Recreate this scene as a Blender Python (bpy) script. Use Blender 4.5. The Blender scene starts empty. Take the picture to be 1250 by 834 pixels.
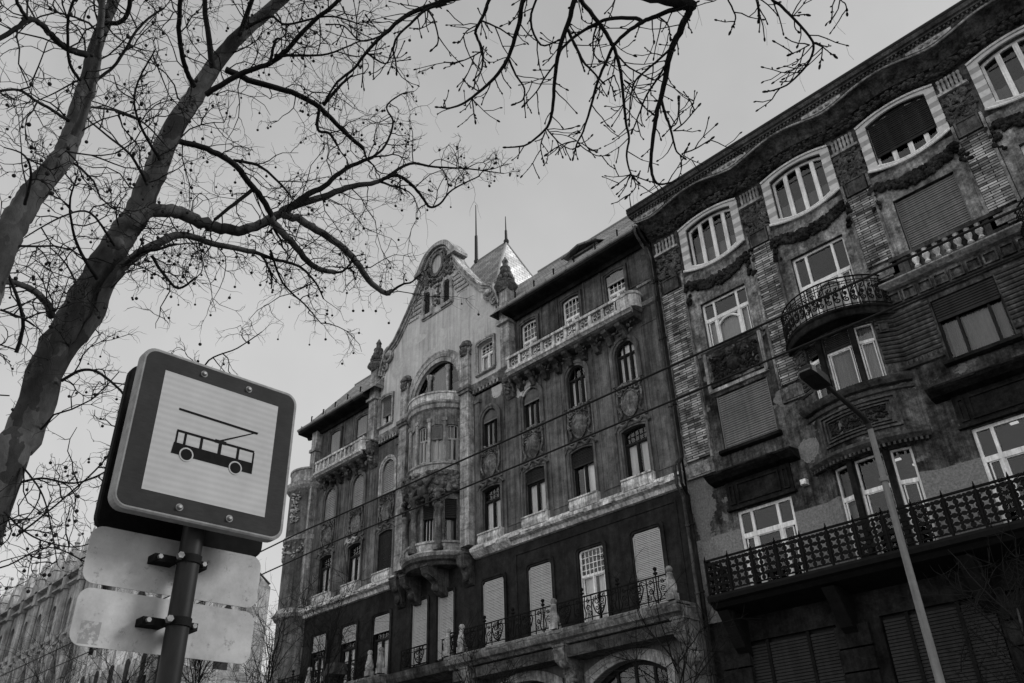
import bpy, math, random
from mathutils import Vector, Matrix, noise
R = math.radians
rnd = random.Random(11)
S = bpy.context.scene
COL = S.collection

# ------------------------------------------------------------------ camera
EYE = 1.6
CX, CZ, CF = 625.0, 417.0, 1022.0
def _n(v): return v.normalized()
_Z = _n(Vector((-64, -1700, CF)))
_X = -_n(Vector((-1170, 658, CF)))
_X = _n(_X - _X.dot(_Z) * _Z)
_Y = _Z.cross(_X)
def ray(px, py):
    v = Vector((px - CX, py - CZ, CF))
    return Vector((_X.dot(v), _Y.dot(v), _Z.dot(v)))
def at(px, py, dist):
    """the point on the line of sight of a photo pixel, dist metres away"""
    return ray(px, py).normalized() * dist + Vector((0, 0, EYE))
cam = bpy.data.cameras.new('camera'); camo = bpy.data.objects.new('camera', cam); COL.objects.link(camo)
cam.sensor_width = 36; cam.lens = CF / 1250 * 36; cam.clip_end = 3000; cam.clip_start = 0.05
right = Vector((_X.x, _Y.x, _Z.x)); down = Vector((_X.y, _Y.y, _Z.y)); fwd = Vector((_X.z, _Y.z, _Z.z))
M = Matrix((right, -down, -fwd)).transposed().to_4x4(); M.translation = (0, 0, EYE)
camo.matrix_world = M
S.camera = camo
S.render.resolution_x = 1024; S.render.resolution_y = 683

# ------------------------------------------------------------------ sky and sun (black-and-white picture: grey light)
SUN = Vector((0.54, 0.62, 0.50)).normalized()
SUN_EL = math.asin(SUN.z); SUN_ROT = math.atan2(SUN.x, SUN.y)
w = bpy.data.worlds.new('World'); S.world = w; w.use_nodes = True
nt = w.node_tree; nt.nodes.clear()
def N(tree, t, **kw):
    n = tree.nodes.new(t)
    for k, v in kw.items():
        if k == 'i':
            for a, b in v.items(): n.inputs[a].default_value = b
        else: setattr(n, k, v)
    return n
sky = N(nt, 'ShaderNodeTexSky', sky_type='NISHITA', sun_disc=False, sun_elevation=SUN_EL, sun_rotation=SUN_ROT, dust_density=6.0, air_density=1.6)
bw = N(nt, 'ShaderNodeRGBToBW'); nt.links.new(sky.outputs[0], bw.inputs[0])
pw = N(nt, 'ShaderNodeMath', operation='POWER'); nt.links.new(bw.outputs[0], pw.inputs[0]); pw.inputs[1].default_value = 0.10
tc = N(nt, 'ShaderNodeTexCoord')
cl = N(nt, 'ShaderNodeTexNoise', i={'Scale': 2.3, 'Detail': 5.0, 'Roughness': 0.55}); nt.links.new(tc.outputs['Generated'], cl.inputs['Vector'])
mr = N(nt, 'ShaderNodeMapRange', i={'From Min': 0.3, 'From Max': 0.7, 'To Min': 0.88, 'To Max': 1.12}); nt.links.new(cl.outputs[0], mr.inputs[0])
sz = N(nt, 'ShaderNodeSeparateXYZ'); nt.links.new(tc.outputs['Generated'], sz.inputs[0])
hz = N(nt, 'ShaderNodeMapRange', i={'From Min': 0.25, 'From Max': 0.85, 'To Min': 1.24, 'To Max': 0.79}); nt.links.new(sz.outputs[2], hz.inputs[0])
mh = N(nt, 'ShaderNodeMath', operation='MULTIPLY'); nt.links.new(pw.outputs[0], mh.inputs[0]); nt.links.new(hz.outputs[0], mh.inputs[1])
mu = N(nt, 'ShaderNodeMath', operation='MULTIPLY'); nt.links.new(mh.outputs[0], mu.inputs[0]); nt.links.new(mr.outputs[0], mu.inputs[1])
m2 = N(nt, 'ShaderNodeMath', operation='MULTIPLY'); nt.links.new(mu.outputs[0], m2.inputs[0]); m2.inputs[1].default_value = 5.05
# brighter stretch of sky added behind the camera, unseen, to light the street front
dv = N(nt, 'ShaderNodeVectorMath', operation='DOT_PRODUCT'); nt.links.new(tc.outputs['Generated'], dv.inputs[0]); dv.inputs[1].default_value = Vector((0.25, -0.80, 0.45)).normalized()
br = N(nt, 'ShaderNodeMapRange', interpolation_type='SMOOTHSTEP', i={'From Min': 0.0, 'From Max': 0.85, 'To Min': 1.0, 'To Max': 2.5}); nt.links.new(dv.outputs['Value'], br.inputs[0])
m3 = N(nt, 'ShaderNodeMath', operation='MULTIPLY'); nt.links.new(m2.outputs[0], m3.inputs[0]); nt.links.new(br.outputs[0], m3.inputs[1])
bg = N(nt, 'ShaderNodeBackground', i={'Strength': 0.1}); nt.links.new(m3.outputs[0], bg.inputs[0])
out = N(nt, 'ShaderNodeOutputWorld'); nt.links.new(bg.outputs[0], out.inputs[0])
sl = bpy.data.lights.new('sun', 'SUN'); sl.energy = 4.0; sl.angle = R(16); sl.color = (1, 1, 1)
so = bpy.data.objects.new('sun', sl); COL.objects.link(so); so.rotation_euler = (-SUN).to_track_quat('-Z', 'Y').to_euler()
so.location = (30, -20, 40)
S.view_settings.view_transform = 'Standard'; S.view_settings.look = 'None'; S.view_settings.gamma = 1
S.view_settings.exposure = 0.0
S.render.engine = 'CYCLES'
S.cycles.max_bounces = 6; S.cycles.transparent_max_bounces = 8; S.cycles.diffuse_bounces = 3; S.cycles.glossy_bounces = 2

# ------------------------------------------------------------------ materials
def g(v): return (v, v, v, 1)
MATS = {}
def newmat(name, rough=0.85, spec=0.25, metal=0.0):
    m = bpy.data.materials.new(name); m.use_nodes = True; t = m.node_tree
    b = t.nodes['Principled BSDF']; b.inputs['Roughness'].default_value = rough
    b.inputs['Specular IOR Level'].default_value = spec; b.inputs['Metallic'].default_value = metal
    MATS[name] = m
    return m, t, b
def _pos(t, sc=(1, 1, 1)):
    p = N(t, 'ShaderNodeNewGeometry'); mp = N(t, 'ShaderNodeMapping', i={'Scale': sc})
    t.links.new(p.outputs['Position'], mp.inputs['Vector']); return mp.outputs[0]
def _obj(t, sc=(1, 1, 1)):
    p = N(t, 'ShaderNodeTexCoord'); mp = N(t, 'ShaderNodeMapping', i={'Scale': sc})
    t.links.new(p.outputs['Object'], mp.inputs['Vector']); return mp.outputs[0]
def _noise(t, vec, scale, detail=6, rough=0.6):
    n = N(t, 'ShaderNodeTexNoise', i={'Scale': scale, 'Detail': detail, 'Roughness': rough}); t.links.new(vec, n.inputs['Vector']); return n.outputs[0]
def _map(t, v, a, b, c, d):
    n = N(t, 'ShaderNodeMapRange', i={'From Min': a, 'From Max': b, 'To Min': c, 'To Max': d}); t.links.new(v, n.inputs[0]); return n.outputs[0]
def _math(t, op, a, b):
    n = N(t, 'ShaderNodeMath', operation=op)
    for k, v in ((0, a), (1, b)):
        if isinstance(v, (int, float)): n.inputs[k].default_value = v
        else: t.links.new(v, n.inputs[k])
    return n.outputs[0]
def _mix(t, fac, a, b):
    n = N(t, 'ShaderNodeMix', data_type='FLOAT')
    for k, v in ((0, fac), (2, a), (3, b)):
        if isinstance(v, (int, float)): n.inputs[k].default_value = v
        else: t.links.new(v, n.inputs[k])
    return n.outputs[0]
def _bump(t, b, h, strength, dist=0.02):
    n = N(t, 'ShaderNodeBump', i={'Strength': strength, 'Distance': dist}); t.links.new(h, n.inputs['Height']); t.links.new(n.outputs[0], b.inputs['Normal'])
def mottled(name, base, var=0.5, scale=1.0, streak=0.4, rough=0.88, bump=0.25, patches=(), zband=None, spots=0.0, pits=0.0, loss=None, spec=0.03):
    """weathered plaster, stone or paint: broad blotches, vertical run-off streaks, lost patches at given places"""
    m, t, b = newmat(name, rough, spec)
    P = _pos(t)
    n1 = _noise(t, P, 0.55 * scale, 7, 0.65); n2 = _noise(t, P, 5.0 * scale, 6, 0.7); n3 = _noise(t, _pos(t, (4.2, 4.2, 0.2)), 1.5 * scale, 7, 0.68)
    v = _map(t, n1, 0.3, 0.72, base * (1 - var), base * (1 + var))
    v = _math(t, 'MULTIPLY', v, _map(t, n2, 0.25, 0.75, 1 - 0.5 * var, 1 + 0.5 * var))
    v = _math(t, 'MULTIPLY', v, _map(t, n3, 0.35, 0.7, 1 + streak * 0.4, 1 - streak))
    if var >= .4:
        n5 = _noise(t, P, 1.9 * scale, 8, 0.72); v = _math(t, 'MULTIPLY', v, _map(t, n5, 0.36, 0.64, 1 - .75 * var, 1 + var))
    if spots:
        n4 = _noise(t, P, 1.15 * scale, 9, 0.62)
        v = _mix(t, _map(t, n4, 0.59, 0.62, 0, 1), v, _math(t, 'MULTIPLY', _map(t, n2, 0.3, 0.7, 0.7, 1.2), spots))
    if zband:                                              # a coat of paint up to a height on the wall
        sx = N(t, 'ShaderNodeSeparateXYZ'); t.links.new(P, sx.inputs[0])
        zz = _math(t, 'ADD', sx.outputs[2], _math(t, 'MULTIPLY', _math(t, 'SUBTRACT', n2, 0.5), 0.06))
        v = _mix(t, _map(t, zz, zband[0], zband[0] + 0.02, 1, 0), v, _math(t, 'MULTIPLY', _map(t, n2, 0.2, 0.8, 0.75, 1.15), zband[1]))
    if patches:
        sx = N(t, 'ShaderNodeSeparateXYZ'); t.links.new(P, sx.inputs[0])
        nw = _math(t, 'MULTIPLY', _math(t, 'SUBTRACT', _noise(t, P, 1.6, 9, 0.68), 0.5), 3.6)
        for (x, z, rx, rz, val) in patches:
            dx = _math(t, 'DIVIDE', _math(t, 'SUBTRACT', sx.outputs[0], x), rx); dz = _math(t, 'DIVIDE', _math(t, 'SUBTRACT', sx.outputs[2], z), rz)
            d2 = _math(t, 'ADD', _math(t, 'MULTIPLY', dx, dx), _math(t, 'MULTIPLY', dz, dz))
            d2 = _math(t, 'ADD', d2, nw)
            v = _mix(t, _map(t, d2, 0.96, 1.0, 1, 0), v, _math(t, 'MULTIPLY', _map(t, n2, 0.25, 0.75, 0.75, 1.2), val))
    if pits:
        vo = N(t, 'ShaderNodeTexVoronoi', i={'Scale': 2.1}); t.links.new(P, vo.inputs['Vector'])
        v = _math(t, 'MULTIPLY', v, _map(t, vo.outputs['Distance'], 0.05, 0.075, 1 - pits, 1))
    n9 = _noise(t, P, 17.0, 7, 0.75); v = _math(t, 'MULTIPLY', v, _map(t, n9, 0.3, 0.7, 1 - 0.55 * var, 1 + 0.65 * var))
    v = _math(t, 'MINIMUM', v, 0.9)
    t.links.new(v, b.inputs['Base Color'])
    if bump:
        h = _math(t, 'ADD', n9, _math(t, 'MULTIPLY', n2, 0.8))
        _bump(t, b, h, bump, 0.03)
    return m
mottled('stucco_mid', 0.088, 0.45, 1, 0.7, patches=[(-19.55, 16.45, 0.62, 0.45, 0.42), (-20.9, 16.9, .3, .4, .35), (-30.3, 13.2, .5, .2, .3)], pits=0.5)
mottled('stucco_attic', 0.07, 0.5, 1, 0.7)
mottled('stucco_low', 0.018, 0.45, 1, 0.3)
mottled('stucco_ground', 0.12, 0.35, 1, 0.35)
mottled('gable_plaster', 0.39, 0.22, 1, 0.35, patches=[(-25.9, 21.3, .6, .22, .40), (-24.1, 20.75, .25, .3, .40), (-21.6, 20.6, .45, .8, .38), (-24.9, 20.2, .5, .15, .37), (-27.3, 20.4, .5, .5, .36)])
mottled('stone', 0.24, 0.55, 1.6, 0.6, bump=0.4)
mottled('stone_pale', 0.40, 0.45, 1.8, 0.75, bump=0.4)
mottled('stone_low', 0.13, 0.6, 1.8, 0.6, bump=0.4)
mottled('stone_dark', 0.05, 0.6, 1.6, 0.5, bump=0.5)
mottled('stone_carved', 0.10, 0.7, 2.2, 0.5, bump=0.6)
mottled('stucco_right', 0.048, 0.9, 1.3, 0.75, zband=(8.76, 0.15), spots=0.12, pits=0.6,
        patches=[(-12.5, 10.2, 0.4, 1.6, 0.10), (-12.5, 7.6, .5, 1.0, .12), (-9.05, 10.3, .34, .30, .15), (-12.3, 5.2, .5, .9, .25), (-9.3, 12.0, .4, .3, .13), (-4.6, 16.75, .35, .16, .35), (-6.0, 16.6, .5, .3, .12)])
mottled('stucco_reveal', 0.125, 0.8, 1.8, 0.5, pits=0.5)
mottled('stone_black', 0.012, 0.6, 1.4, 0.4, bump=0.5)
mottled('relief_dark', 0.018, 0.8, 3.0, 0.2, bump=0.8)
mottled('relief_mid', 0.06, 0.7, 3.0, 0.3, bump=0.8)
mottled('eave_render', 0.07, 0.9, 2.0, 0.3, bump=0.7)
mottled('zinc', 0.2, 0.15, 2, 0.3, rough=0.5, bump=0.05, spec=0.12)
mottled('paint_white', 0.64, 0.25, 3, 0.35, rough=0.5, bump=0.06, spec=0.06)
mottled('paint_dark', 0.012, 0.3, 3, 0.2, rough=0.5, bump=0.06, spec=0.06)
mottled('blind', 0.31, 0.08, 3, 0.12, rough=0.7, bump=0.02)
mottled('shutter', 0.13, 0.25, 1.2, 0.3, rough=0.65, bump=0.05)
mottled('shutter_pale', 0.20, 0.25, 1.2, 0.3, rough=0.7, bump=0.03)
mottled('shutter_dark', 0.025, 0.25, 1.2, 0.3, rough=0.65, bump=0.05)
mottled('curtain', 0.8, 0.12, 2, 0.15, rough=0.9, bump=0)
mottled('iron', 0.008, 0.3, 5, 0.1, rough=0.7, bump=0.15, spec=0.03)
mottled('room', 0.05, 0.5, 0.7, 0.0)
mottled('gothic_stone', 0.22, 0.4, 0.5, 0.5, bump=0.3)
mottled('gothic_dark', 0.03, 0.3, 0.5, 0.3, bump=0.3)
mottled('ground_soil', 0.10, 0.3, 0.3, 0, bump=0.3)
mottled('asphalt', 0.05, 0.3, 1, 0, bump=0.4)
mottled('paving', 0.24, 0.25, 1, 0, bump=0.3)
mottled('kerb_stone', 0.32, 0.2, 1, 0, bump=0.3)
mottled('road_paint', 0.7, 0.2, 2, 0, bump=0.1)
mottled('pole_paint', 0.15, 0.2, 3, 0.3, rough=0.55, bump=0.05, spec=0.06)
mottled('lamp_body', 0.02, 0.2, 3, 0.3, rough=0.45, bump=0.05, spec=0.06)
mottled('twig', 0.012, 0.3, 6, 0.0, bump=0.2)
mottled('seed', 0.02, 0.3, 9, 0.0, bump=0.6)
mottled('wire', 0.015, 0.2, 9, 0.0, rough=0.5, bump=0)
def m_stripes():
    m, t, b = newmat('surround_striped', 0.85, 0.03)
    P = _pos(t); sx = N(t, 'ShaderNodeSeparateXYZ'); t.links.new(P, sx.inputs[0])
    n2 = _noise(t, P, 7, 6, 0.7)
    st = _math(t, 'FRACT', _math(t, 'MULTIPLY', _math(t, 'ADD', sx.outputs[2], _math(t, 'MULTIPLY', n2, 0.03)), 2.9), 0)
    f = _math(t, 'GREATER_THAN', st, 0.52)
    f = _math(t, 'MULTIPLY', f, _map(t, sx.outputs[2], 17.6, 17.62, 0, 1)); f = _math(t, 'MULTIPLY', f, _map(t, sx.outputs[2], 18.98, 19.0, 1, 0))
    v = _mix(t, f, 0.50, 0.29)
    v = _math(t, 'MULTIPLY', v, _map(t, n2, 0.3, 0.75, 1.08, 0.72))
    t.links.new(v, b.inputs['Base Color'])
m_stripes()
def m_brick():
    m, t, b = newmat('brick_band', 0.9, 0.03)
    p = N(t, 'ShaderNodeNewGeometry'); sx = N(t, 'ShaderNodeSeparateXYZ'); t.links.new(p.outputs['Position'], sx.inputs[0])
    cx = N(t, 'ShaderNodeCombineXYZ'); t.links.new(_math(t, 'ADD', sx.outputs[0], sx.outputs[1]), cx.inputs[0]); t.links.new(sx.outputs[2], cx.inputs[1])
    br = N(t, 'ShaderNodeTexBrick', i={'Scale': 1.0, 'Mortar Size': 0.012, 'Brick Width': 0.46, 'Row Height': 0.078, 'Bias': 0.0, 'Color1': g(0.07), 'Color2': g(0.42), 'Mortar': g(0.018)})
    t.links.new(cx.outputs[0], br.inputs['Vector'])
    P = _pos(t); n = _noise(t, P, 1.8, 6, 0.7); bwn = N(t, 'ShaderNodeRGBToBW'); t.links.new(br.outputs[0], bwn.inputs[0])
    v = _math(t, 'MULTIPLY', bwn.outputs[0], _map(t, n, 0.34, 0.66, 0.2, 1.3))
    t.links.new(v, b.inputs['Base Color']); _bump(t, b, _math(t, 'SUBTRACT', 1.0, br.outputs['Fac']), 0.7, 0.02)
m_brick()
def m_slate(name, base):
    m, t, b = newmat(name, 0.8, 0.08)
    p = N(t, 'ShaderNodeNewGeometry'); sx = N(t, 'ShaderNodeSeparateXYZ'); t.links.new(p.outputs['Position'], sx.inputs[0])
    cx = N(t, 'ShaderNodeCombineXYZ'); t.links.new(_math(t, 'ADD', sx.outputs[0], sx.outputs[1]), cx.inputs[0]); t.links.new(sx.outputs[2], cx.inputs[1])
    br = N(t, 'ShaderNodeTexBrick', i={'Scale': 1.0, 'Mortar Size': 0.014, 'Brick Width': 0.36, 'Row Height': 0.24, 'Color1': g(base * .75), 'Color2': g(base * 1.25), 'Mortar': g(base * .4)})
    t.links.new(cx.outputs[0], br.inputs['Vector'])
    bwn = N(t, 'ShaderNodeRGBToBW'); t.links.new(br.outputs[0], bwn.inputs[0])
    v = _math(t, 'MULTIPLY', bwn.outputs[0], _map(t, _noise(t, _pos(t), 1.2, 6, 0.6), 0.3, 0.7, 0.75, 1.25))
    t.links.new(v, b.inputs['Base Color']); _bump(t, b, _math(t, 'SUBTRACT', 1.0, br.outputs['Fac']), 0.6, 0.03)
m_slate('slate', 0.18); m_slate('slate_lit', 0.5)  # second slate is lighter: light on the tower's hip ends put into its colour
def m_lamp():
    m = bpy.data.materials.new('lamp_glow'); m.use_nodes = True; t = m.node_tree; b = t.nodes['Principled BSDF']; MATS['lamp_glow'] = m
    b.inputs['Base Color'].default_value = g(.8); b.inputs['Emission Color'].default_value = g(1.0); b.inputs['Emission Strength'].default_value = 0.55
m_lamp()
def m_glass():
    m = bpy.data.materials.new('glass'); m.use_nodes = True; t = m.node_tree; t.nodes.clear(); MATS['glass'] = m
    tr = N(t, 'ShaderNodeBsdfTransparent', i={'Color': g(0.82)}); gl = N(t, 'ShaderNodeBsdfGlossy', i={'Color': g(0.95), 'Roughness': 0.02})
    fr = N(t, 'ShaderNodeFresnel', i={'IOR': 1.42})
    n = _noise(t, _pos(t), 1.7, 2, 0.5); bp = N(t, 'ShaderNodeBump', i={'Strength': 0.12, 'Distance': 0.06}); t.links.new(n, bp.inputs['Height']); t.links.new(bp.outputs[0], gl.inputs['Normal'])
    f = _math(t, 'ADD', _math(t, 'MULTIPLY', fr.outputs[0], 1.0), 0.005)
    mx = N(t, 'ShaderNodeMixShader'); t.links.new(f, mx.inputs[0]); t.links.new(tr.outputs[0], mx.inputs[1]); t.links.new(gl.outputs[0], mx.inputs[2])
    o = N(t, 'ShaderNodeOutputMaterial'); t.links.new(mx.outputs[0], o.inputs[0])
m_glass()
def m_bark():
    m, t, b = newmat('bark', 0.9, 0.03)
    P = _pos(t, (1, 1, 0.55)); n1 = _noise(t, P, 2.6, 5, 0.55); n2 = _noise(t, P, 16, 7, 0.7)
    vo = N(t, 'ShaderNodeTexVoronoi', i={'Scale': 3.2}); wv = N(t, 'ShaderNodeVectorMath', operation='ADD')
    nz = N(t, 'ShaderNodeTexNoise', i={'Scale': 3.0, 'Detail': 4.0}); t.links.new(P, nz.inputs['Vector']); t.links.new(P, wv.inputs[0]); t.links.new(nz.outputs['Color'], wv.inputs[1]); t.links.new(wv.outputs[0], vo.inputs['Vector'])
    bwn = N(t, 'ShaderNodeRGBToBW'); t.links.new(vo.outputs['Color'], bwn.inputs[0])
    v = _map(t, bwn.outputs[0], 0.25, 0.8, 0.03, 0.085)
    v = _mix(t, _map(t, n1, 0.47, 0.66, 0, 1), v, 0.02)
    v = _math(t, 'MULTIPLY', v, _map(t, n2, 0.25, 0.75, 0.6, 1.3))
    t.links.new(v, b.inputs['Base Color']); _bump(t, b, _math(t, 'ADD', n2, bwn.outputs[0]), 0.5, 0.02)
m_bark()
def m_sign():
    # retroreflective sheet: fine horizontal bands, slightly worn
    m, t, b = newmat('sign_white', 0.7, 0.05); P = _pos(t)
    sx = N(t, 'ShaderNodeSeparateXYZ'); t.links.new(P, sx.inputs[0])
    s = _math(t, 'SINE', _math(t, 'MULTIPLY', sx.outputs[2], 2 * math.pi / 0.022), 0)
    v = _math(t, 'ADD', 0.265, _math(t, 'MULTIPLY', s, 0.014)); v = _math(t, 'MULTIPLY', v, _map(t, _noise(t, P, 9, 7, 0.65), 0.3, 0.7, 0.9, 1.06))
    t.links.new(v, b.inputs['Base Color'])
    m, t, b = newmat('sign_blue', 0.7, 0.06)
    n = _noise(t, _pos(t), 7, 8, 0.7); n2 = _noise(t, _pos(t, (1, 1, 6)), 30, 4, 0.6)
    v = _math(t, 'MULTIPLY', _map(t, n, 0.3, 0.7, 0.015, 0.024), _map(t, n2, 0.3, 0.7, 0.85, 1.15)); t.links.new(v, b.inputs['Base Color'])
    r = _map(t, n, 0.3, 0.7, 0.3, 0.6); pass
    m, t, b = newmat('sign_black', 0.7, 0.03); b.inputs['Base Color'].default_value = g(0.016)
    t.links.new(_map(t, _noise(t, _pos(t), 30, 5, 0.6), 0.3, 0.7, 0.004, 0.008), b.inputs['Base Color'])
    m, t, b = newmat('sign_rim', 0.6, 0.1)
    t.links.new(_map(t, _noise(t, _pos(t), 20, 6, 0.7), 0.3, 0.7, 0.10, 0.19), b.inputs['Base Color'])
    # bare aluminium plate backs with dirt and paper remains
    m, t, b = newmat('plate_back', 0.8, 0.05); P = _pos(t)
    n1 = _noise(t, P, 6, 8, 0.7); n2 = _noise(t, P, 26, 8, 0.75)
    v = _map(t, n1, 0.3, 0.72, 0.19, 0.36)
    v = _math(t, 'MULTIPLY', v, _map(t, n2, 0.58, 0.68, 1, 0.5))
    n3 = _noise(t, P, 70, 4, 0.6); sx = N(t, 'ShaderNodeSeparateXYZ'); t.links.new(P, sx.inputs[0])
    bx = _math(t, 'MULTIPLY', _math(t, 'LESS_THAN', _math(t, 'ABSOLUTE', _math(t, 'SUBTRACT', sx.outputs[1], 0.912), 0), 0.030), _math(t, 'LESS_THAN', _math(t, 'ABSOLUTE', _math(t, 'SUBTRACT', sx.outputs[2], 2.19), 0), 0.034))
    v = _mix(t, _math(t, 'MULTIPLY', bx, _map(t, n3, 0.42, 0.5, 0, 0.7)), v, 0.12)
    t.links.new(v, b.inputs['Base Color'])
    m, t, b = newmat('post_steel', 0.5, 0.12, 0.0); n = _noise(t, _pos(t, (1, 1, .3)), 22, 6, 0.7)
    t.links.new(_map(t, n, 0.3, 0.7, 0.006, 0.015), b.inputs['Base Color'])
    m, t, b = newmat('bolt_steel', 0.5, 0.3, 0.6); t.links.new(_map(t, _noise(t, _pos(t), 60, 4, 0.6), 0.3, 0.7, 0.1, 0.22), b.inputs['Base Color'])
m_sign()

# ------------------------------------------------------------------ mesh builder
def _ico():
    p = (1 + 5 ** .5) / 2
    vs = [Vector(v).normalized() for v in [(-1, p, 0), (1, p, 0), (-1, -p, 0), (1, -p, 0), (0, -1, p), (0, 1, p), (0, -1, -p), (0, 1, -p), (p, 0, -1), (p, 0, 1), (-p, 0, -1), (-p, 0, 1)]]
    fs = [(0, 11, 5), (0, 5, 1), (0, 1, 7), (0, 7, 10), (0, 10, 11), (1, 5, 9), (5, 11, 4), (11, 10, 2), (10, 7, 6), (7, 1, 8), (3, 9, 4), (3, 4, 2), (3, 2, 6), (3, 6, 8), (3, 8, 9), (4, 9, 5), (2, 4, 11), (6, 2, 10), (8, 6, 7), (9, 8, 1)]
    def sub(vs, fs):
        vs = list(vs); c = {}; o = []
        def mid(a, b):
            k = (min(a, b), max(a, b))
            if k not in c: c[k] = len(vs); vs.append(((vs[a] + vs[b]) / 2).normalized())
            return c[k]
        for a, b, d in fs:
            e, f_, h = mid(a, b), mid(b, d), mid(d, a); o += [(a, e, h), (b, f_, e), (d, h, f_), (e, f_, h)]
        return vs, o
    l = [(vs, fs)]
    for _ in range(3): l.append(sub(*l[-1]))
    return l
ICO = _ico()
class MB:
    """collects shapes given in facade coordinates (along, depth, height); f maps them to the world"""
    def __init__(s, f=None): s.v = []; s.fc = []; s.sm = []; s.f = f
    def add(s, vs, fs, smooth=False):
        o = len(s.v)
        s.v += [tuple(s.f(*v)) if s.f else tuple(v) for v in vs]
        s.fc += [tuple(i + o for i in q) for q in fs]; s.sm += [smooth] * len(fs)
    def box(s, a, b, c, d, e, h):
        s.add([(a, c, e), (b, c, e), (b, d, e), (a, d, e), (a, c, h), (b, c, h), (b, d, h), (a, d, h)],
              [(0, 3, 2, 1), (4, 5, 6, 7), (0, 1, 5, 4), (1, 2, 6, 5), (2, 3, 7, 6), (3, 0, 4, 7)])
    def beam(s, p, q, wd, h, up=(0, 0, 1)):
        p = Vector(p); q = Vector(q); d = (q - p).normalized(); u = Vector(up)
        if abs(d.dot(u)) > 0.98: u = Vector((0, 1, 0))
        x = d.cross(u).normalized(); y = x.cross(d)
        vs = [c + x * (a * wd / 2) + y * (b * h / 2) for c in (p, q) for a, b in ((-1, -1), (1, -1), (1, 1), (-1, 1))]
        s.add(vs, [(0, 1, 2, 3), (7, 6, 5, 4), (0, 4, 5, 1), (1, 5, 6, 2), (2, 6, 7, 3), (3, 7, 4, 0)])
    def prism(s, poly, d0, d1, smooth=False):              # polygon in (along, height), extruded in depth
        n = len(poly); vs = [(x, d0, z) for x, z in poly] + [(x, d1, z) for x, z in poly]
        s.add(vs, [tuple(range(n)), tuple(range(2 * n - 1, n - 1, -1))])
        s.add(vs, [(i, i + n, (i + 1) % n + n, (i + 1) % n) for i in range(n)], smooth)
    def bracket(s, poly, a, b):                            # polygon in (depth, height), extruded along the facade
        n = len(poly); vs = [(a, d, z) for d, z in poly] + [(b, d, z) for d, z in poly]
        s.add(vs, [tuple(range(n)), tuple(range(2 * n - 1, n - 1, -1))])
        s.add(vs, [(i, i + n, (i + 1) % n + n, (i + 1) % n) for i in range(n)])
    def run(s, poly, a, b, n=1):                           # moulding: same, in n lengths so that it can bend
        m = len(poly); vs = [(a + (b - a) * k / n, d, z) for k in range(n + 1) for d, z in poly]
        s.add(vs, [tuple(range(m)), tuple(n * m + i for i in range(m - 1, -1, -1))] + [(k * m + i, (k + 1) * m + i, (k + 1) * m + (i + 1) % m, k * m + (i + 1) % m) for k in range(n) for i in range(m)])
    def ring(s, A, B, d0, d1, closed=True):                # flat band between two outlines
        n = len(A); vs = [(x, d0, z) for x, z in A] + [(x, d0, z) for x, z in B] + [(x, d1, z) for x, z in A] + [(x, d1, z) for x, z in B]
        fs = []
        for i in range(n if closed else n - 1):
            j = (i + 1) % n
            fs += [(i, j, n + j, n + i), (i, 2 * n + i, 2 * n + j, j), (n + i, n + j, 3 * n + j, 3 * n + i)]
        if not closed: fs += [(0, n, 3 * n, 2 * n), (n - 1, 2 * n - 1, 4 * n - 1, 3 * n - 1)]
        s.add(vs, fs)
    def tube(s, pts, rads, n=6, smooth=True):
        pts = [Vector(p) for p in pts]
        if isinstance(rads, (int, float)): rads = [rads] * len(pts)
        vs = []; m = len(pts); x = None
        for i, p in enumerate(pts):
            d = (pts[min(i + 1, m - 1)] - pts[max(i - 1, 0)])
            if d.length < 1e-9: d = Vector((0, 0, 1))
            d.normalize()
            if x is None:
                u = Vector((0, 0, 1)) if abs(d.z) < 0.9 else Vector((0, 1, 0)); x = d.cross(u).normalized()
            else:
                x = x - d * x.dot(d)
                if x.length < 1e-6: x = d.orthogonal()
                x.normalize()
            y = d.cross(x)
            for k in range(n):
                a = 2 * math.pi * k / n; vs.append(p + (x * math.cos(a) + y * math.sin(a)) * rads[i])
        fs = [(i * n + k, i * n + (k + 1) % n, (i + 1) * n + (k + 1) % n, (i + 1) * n + k) for i in range(m - 1) for k in range(n)]
        s.add(vs, fs + [tuple(range(n - 1, -1, -1)), tuple((m - 1) * n + k for k in range(n))], smooth)
    def lathe(s, cx, cd, prof, n=14, a0=0.0, a1=360.0, smooth=True):
        full = abs(a1 - a0) >= 359.9; k = n if full else n + 1; m = len(prof); vs = []
        for r, z in prof:
            for i in range(k):
                a = R(a0 + (a1 - a0) * i / n); vs.append((cx + r * math.sin(a), cd - r * math.cos(a), z))
        fs = [(j * k + i, j * k + (i + 1) % k, (j + 1) * k + (i + 1) % k, (j + 1) * k + i) for j in range(m - 1) for i in range(n)]
        s.add(vs, fs, smooth)
        if full or True: s.add(vs, [tuple(range(k - 1, -1, -1)), tuple((m - 1) * k + i for i in range(k))])
    def ball(s, c, r, lvl=1, q=None):
        if isinstance(r, (int, float)): r = (r, r, r)
        V, F = ICO[lvl]; c = Vector(c)
        o = [Vector((v.x * r[0], v.y * r[1], v.z * r[2])) for v in V]
        if q: o = [q @ v for v in o]
        s.add([c + v for v in o], F, True)
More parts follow.
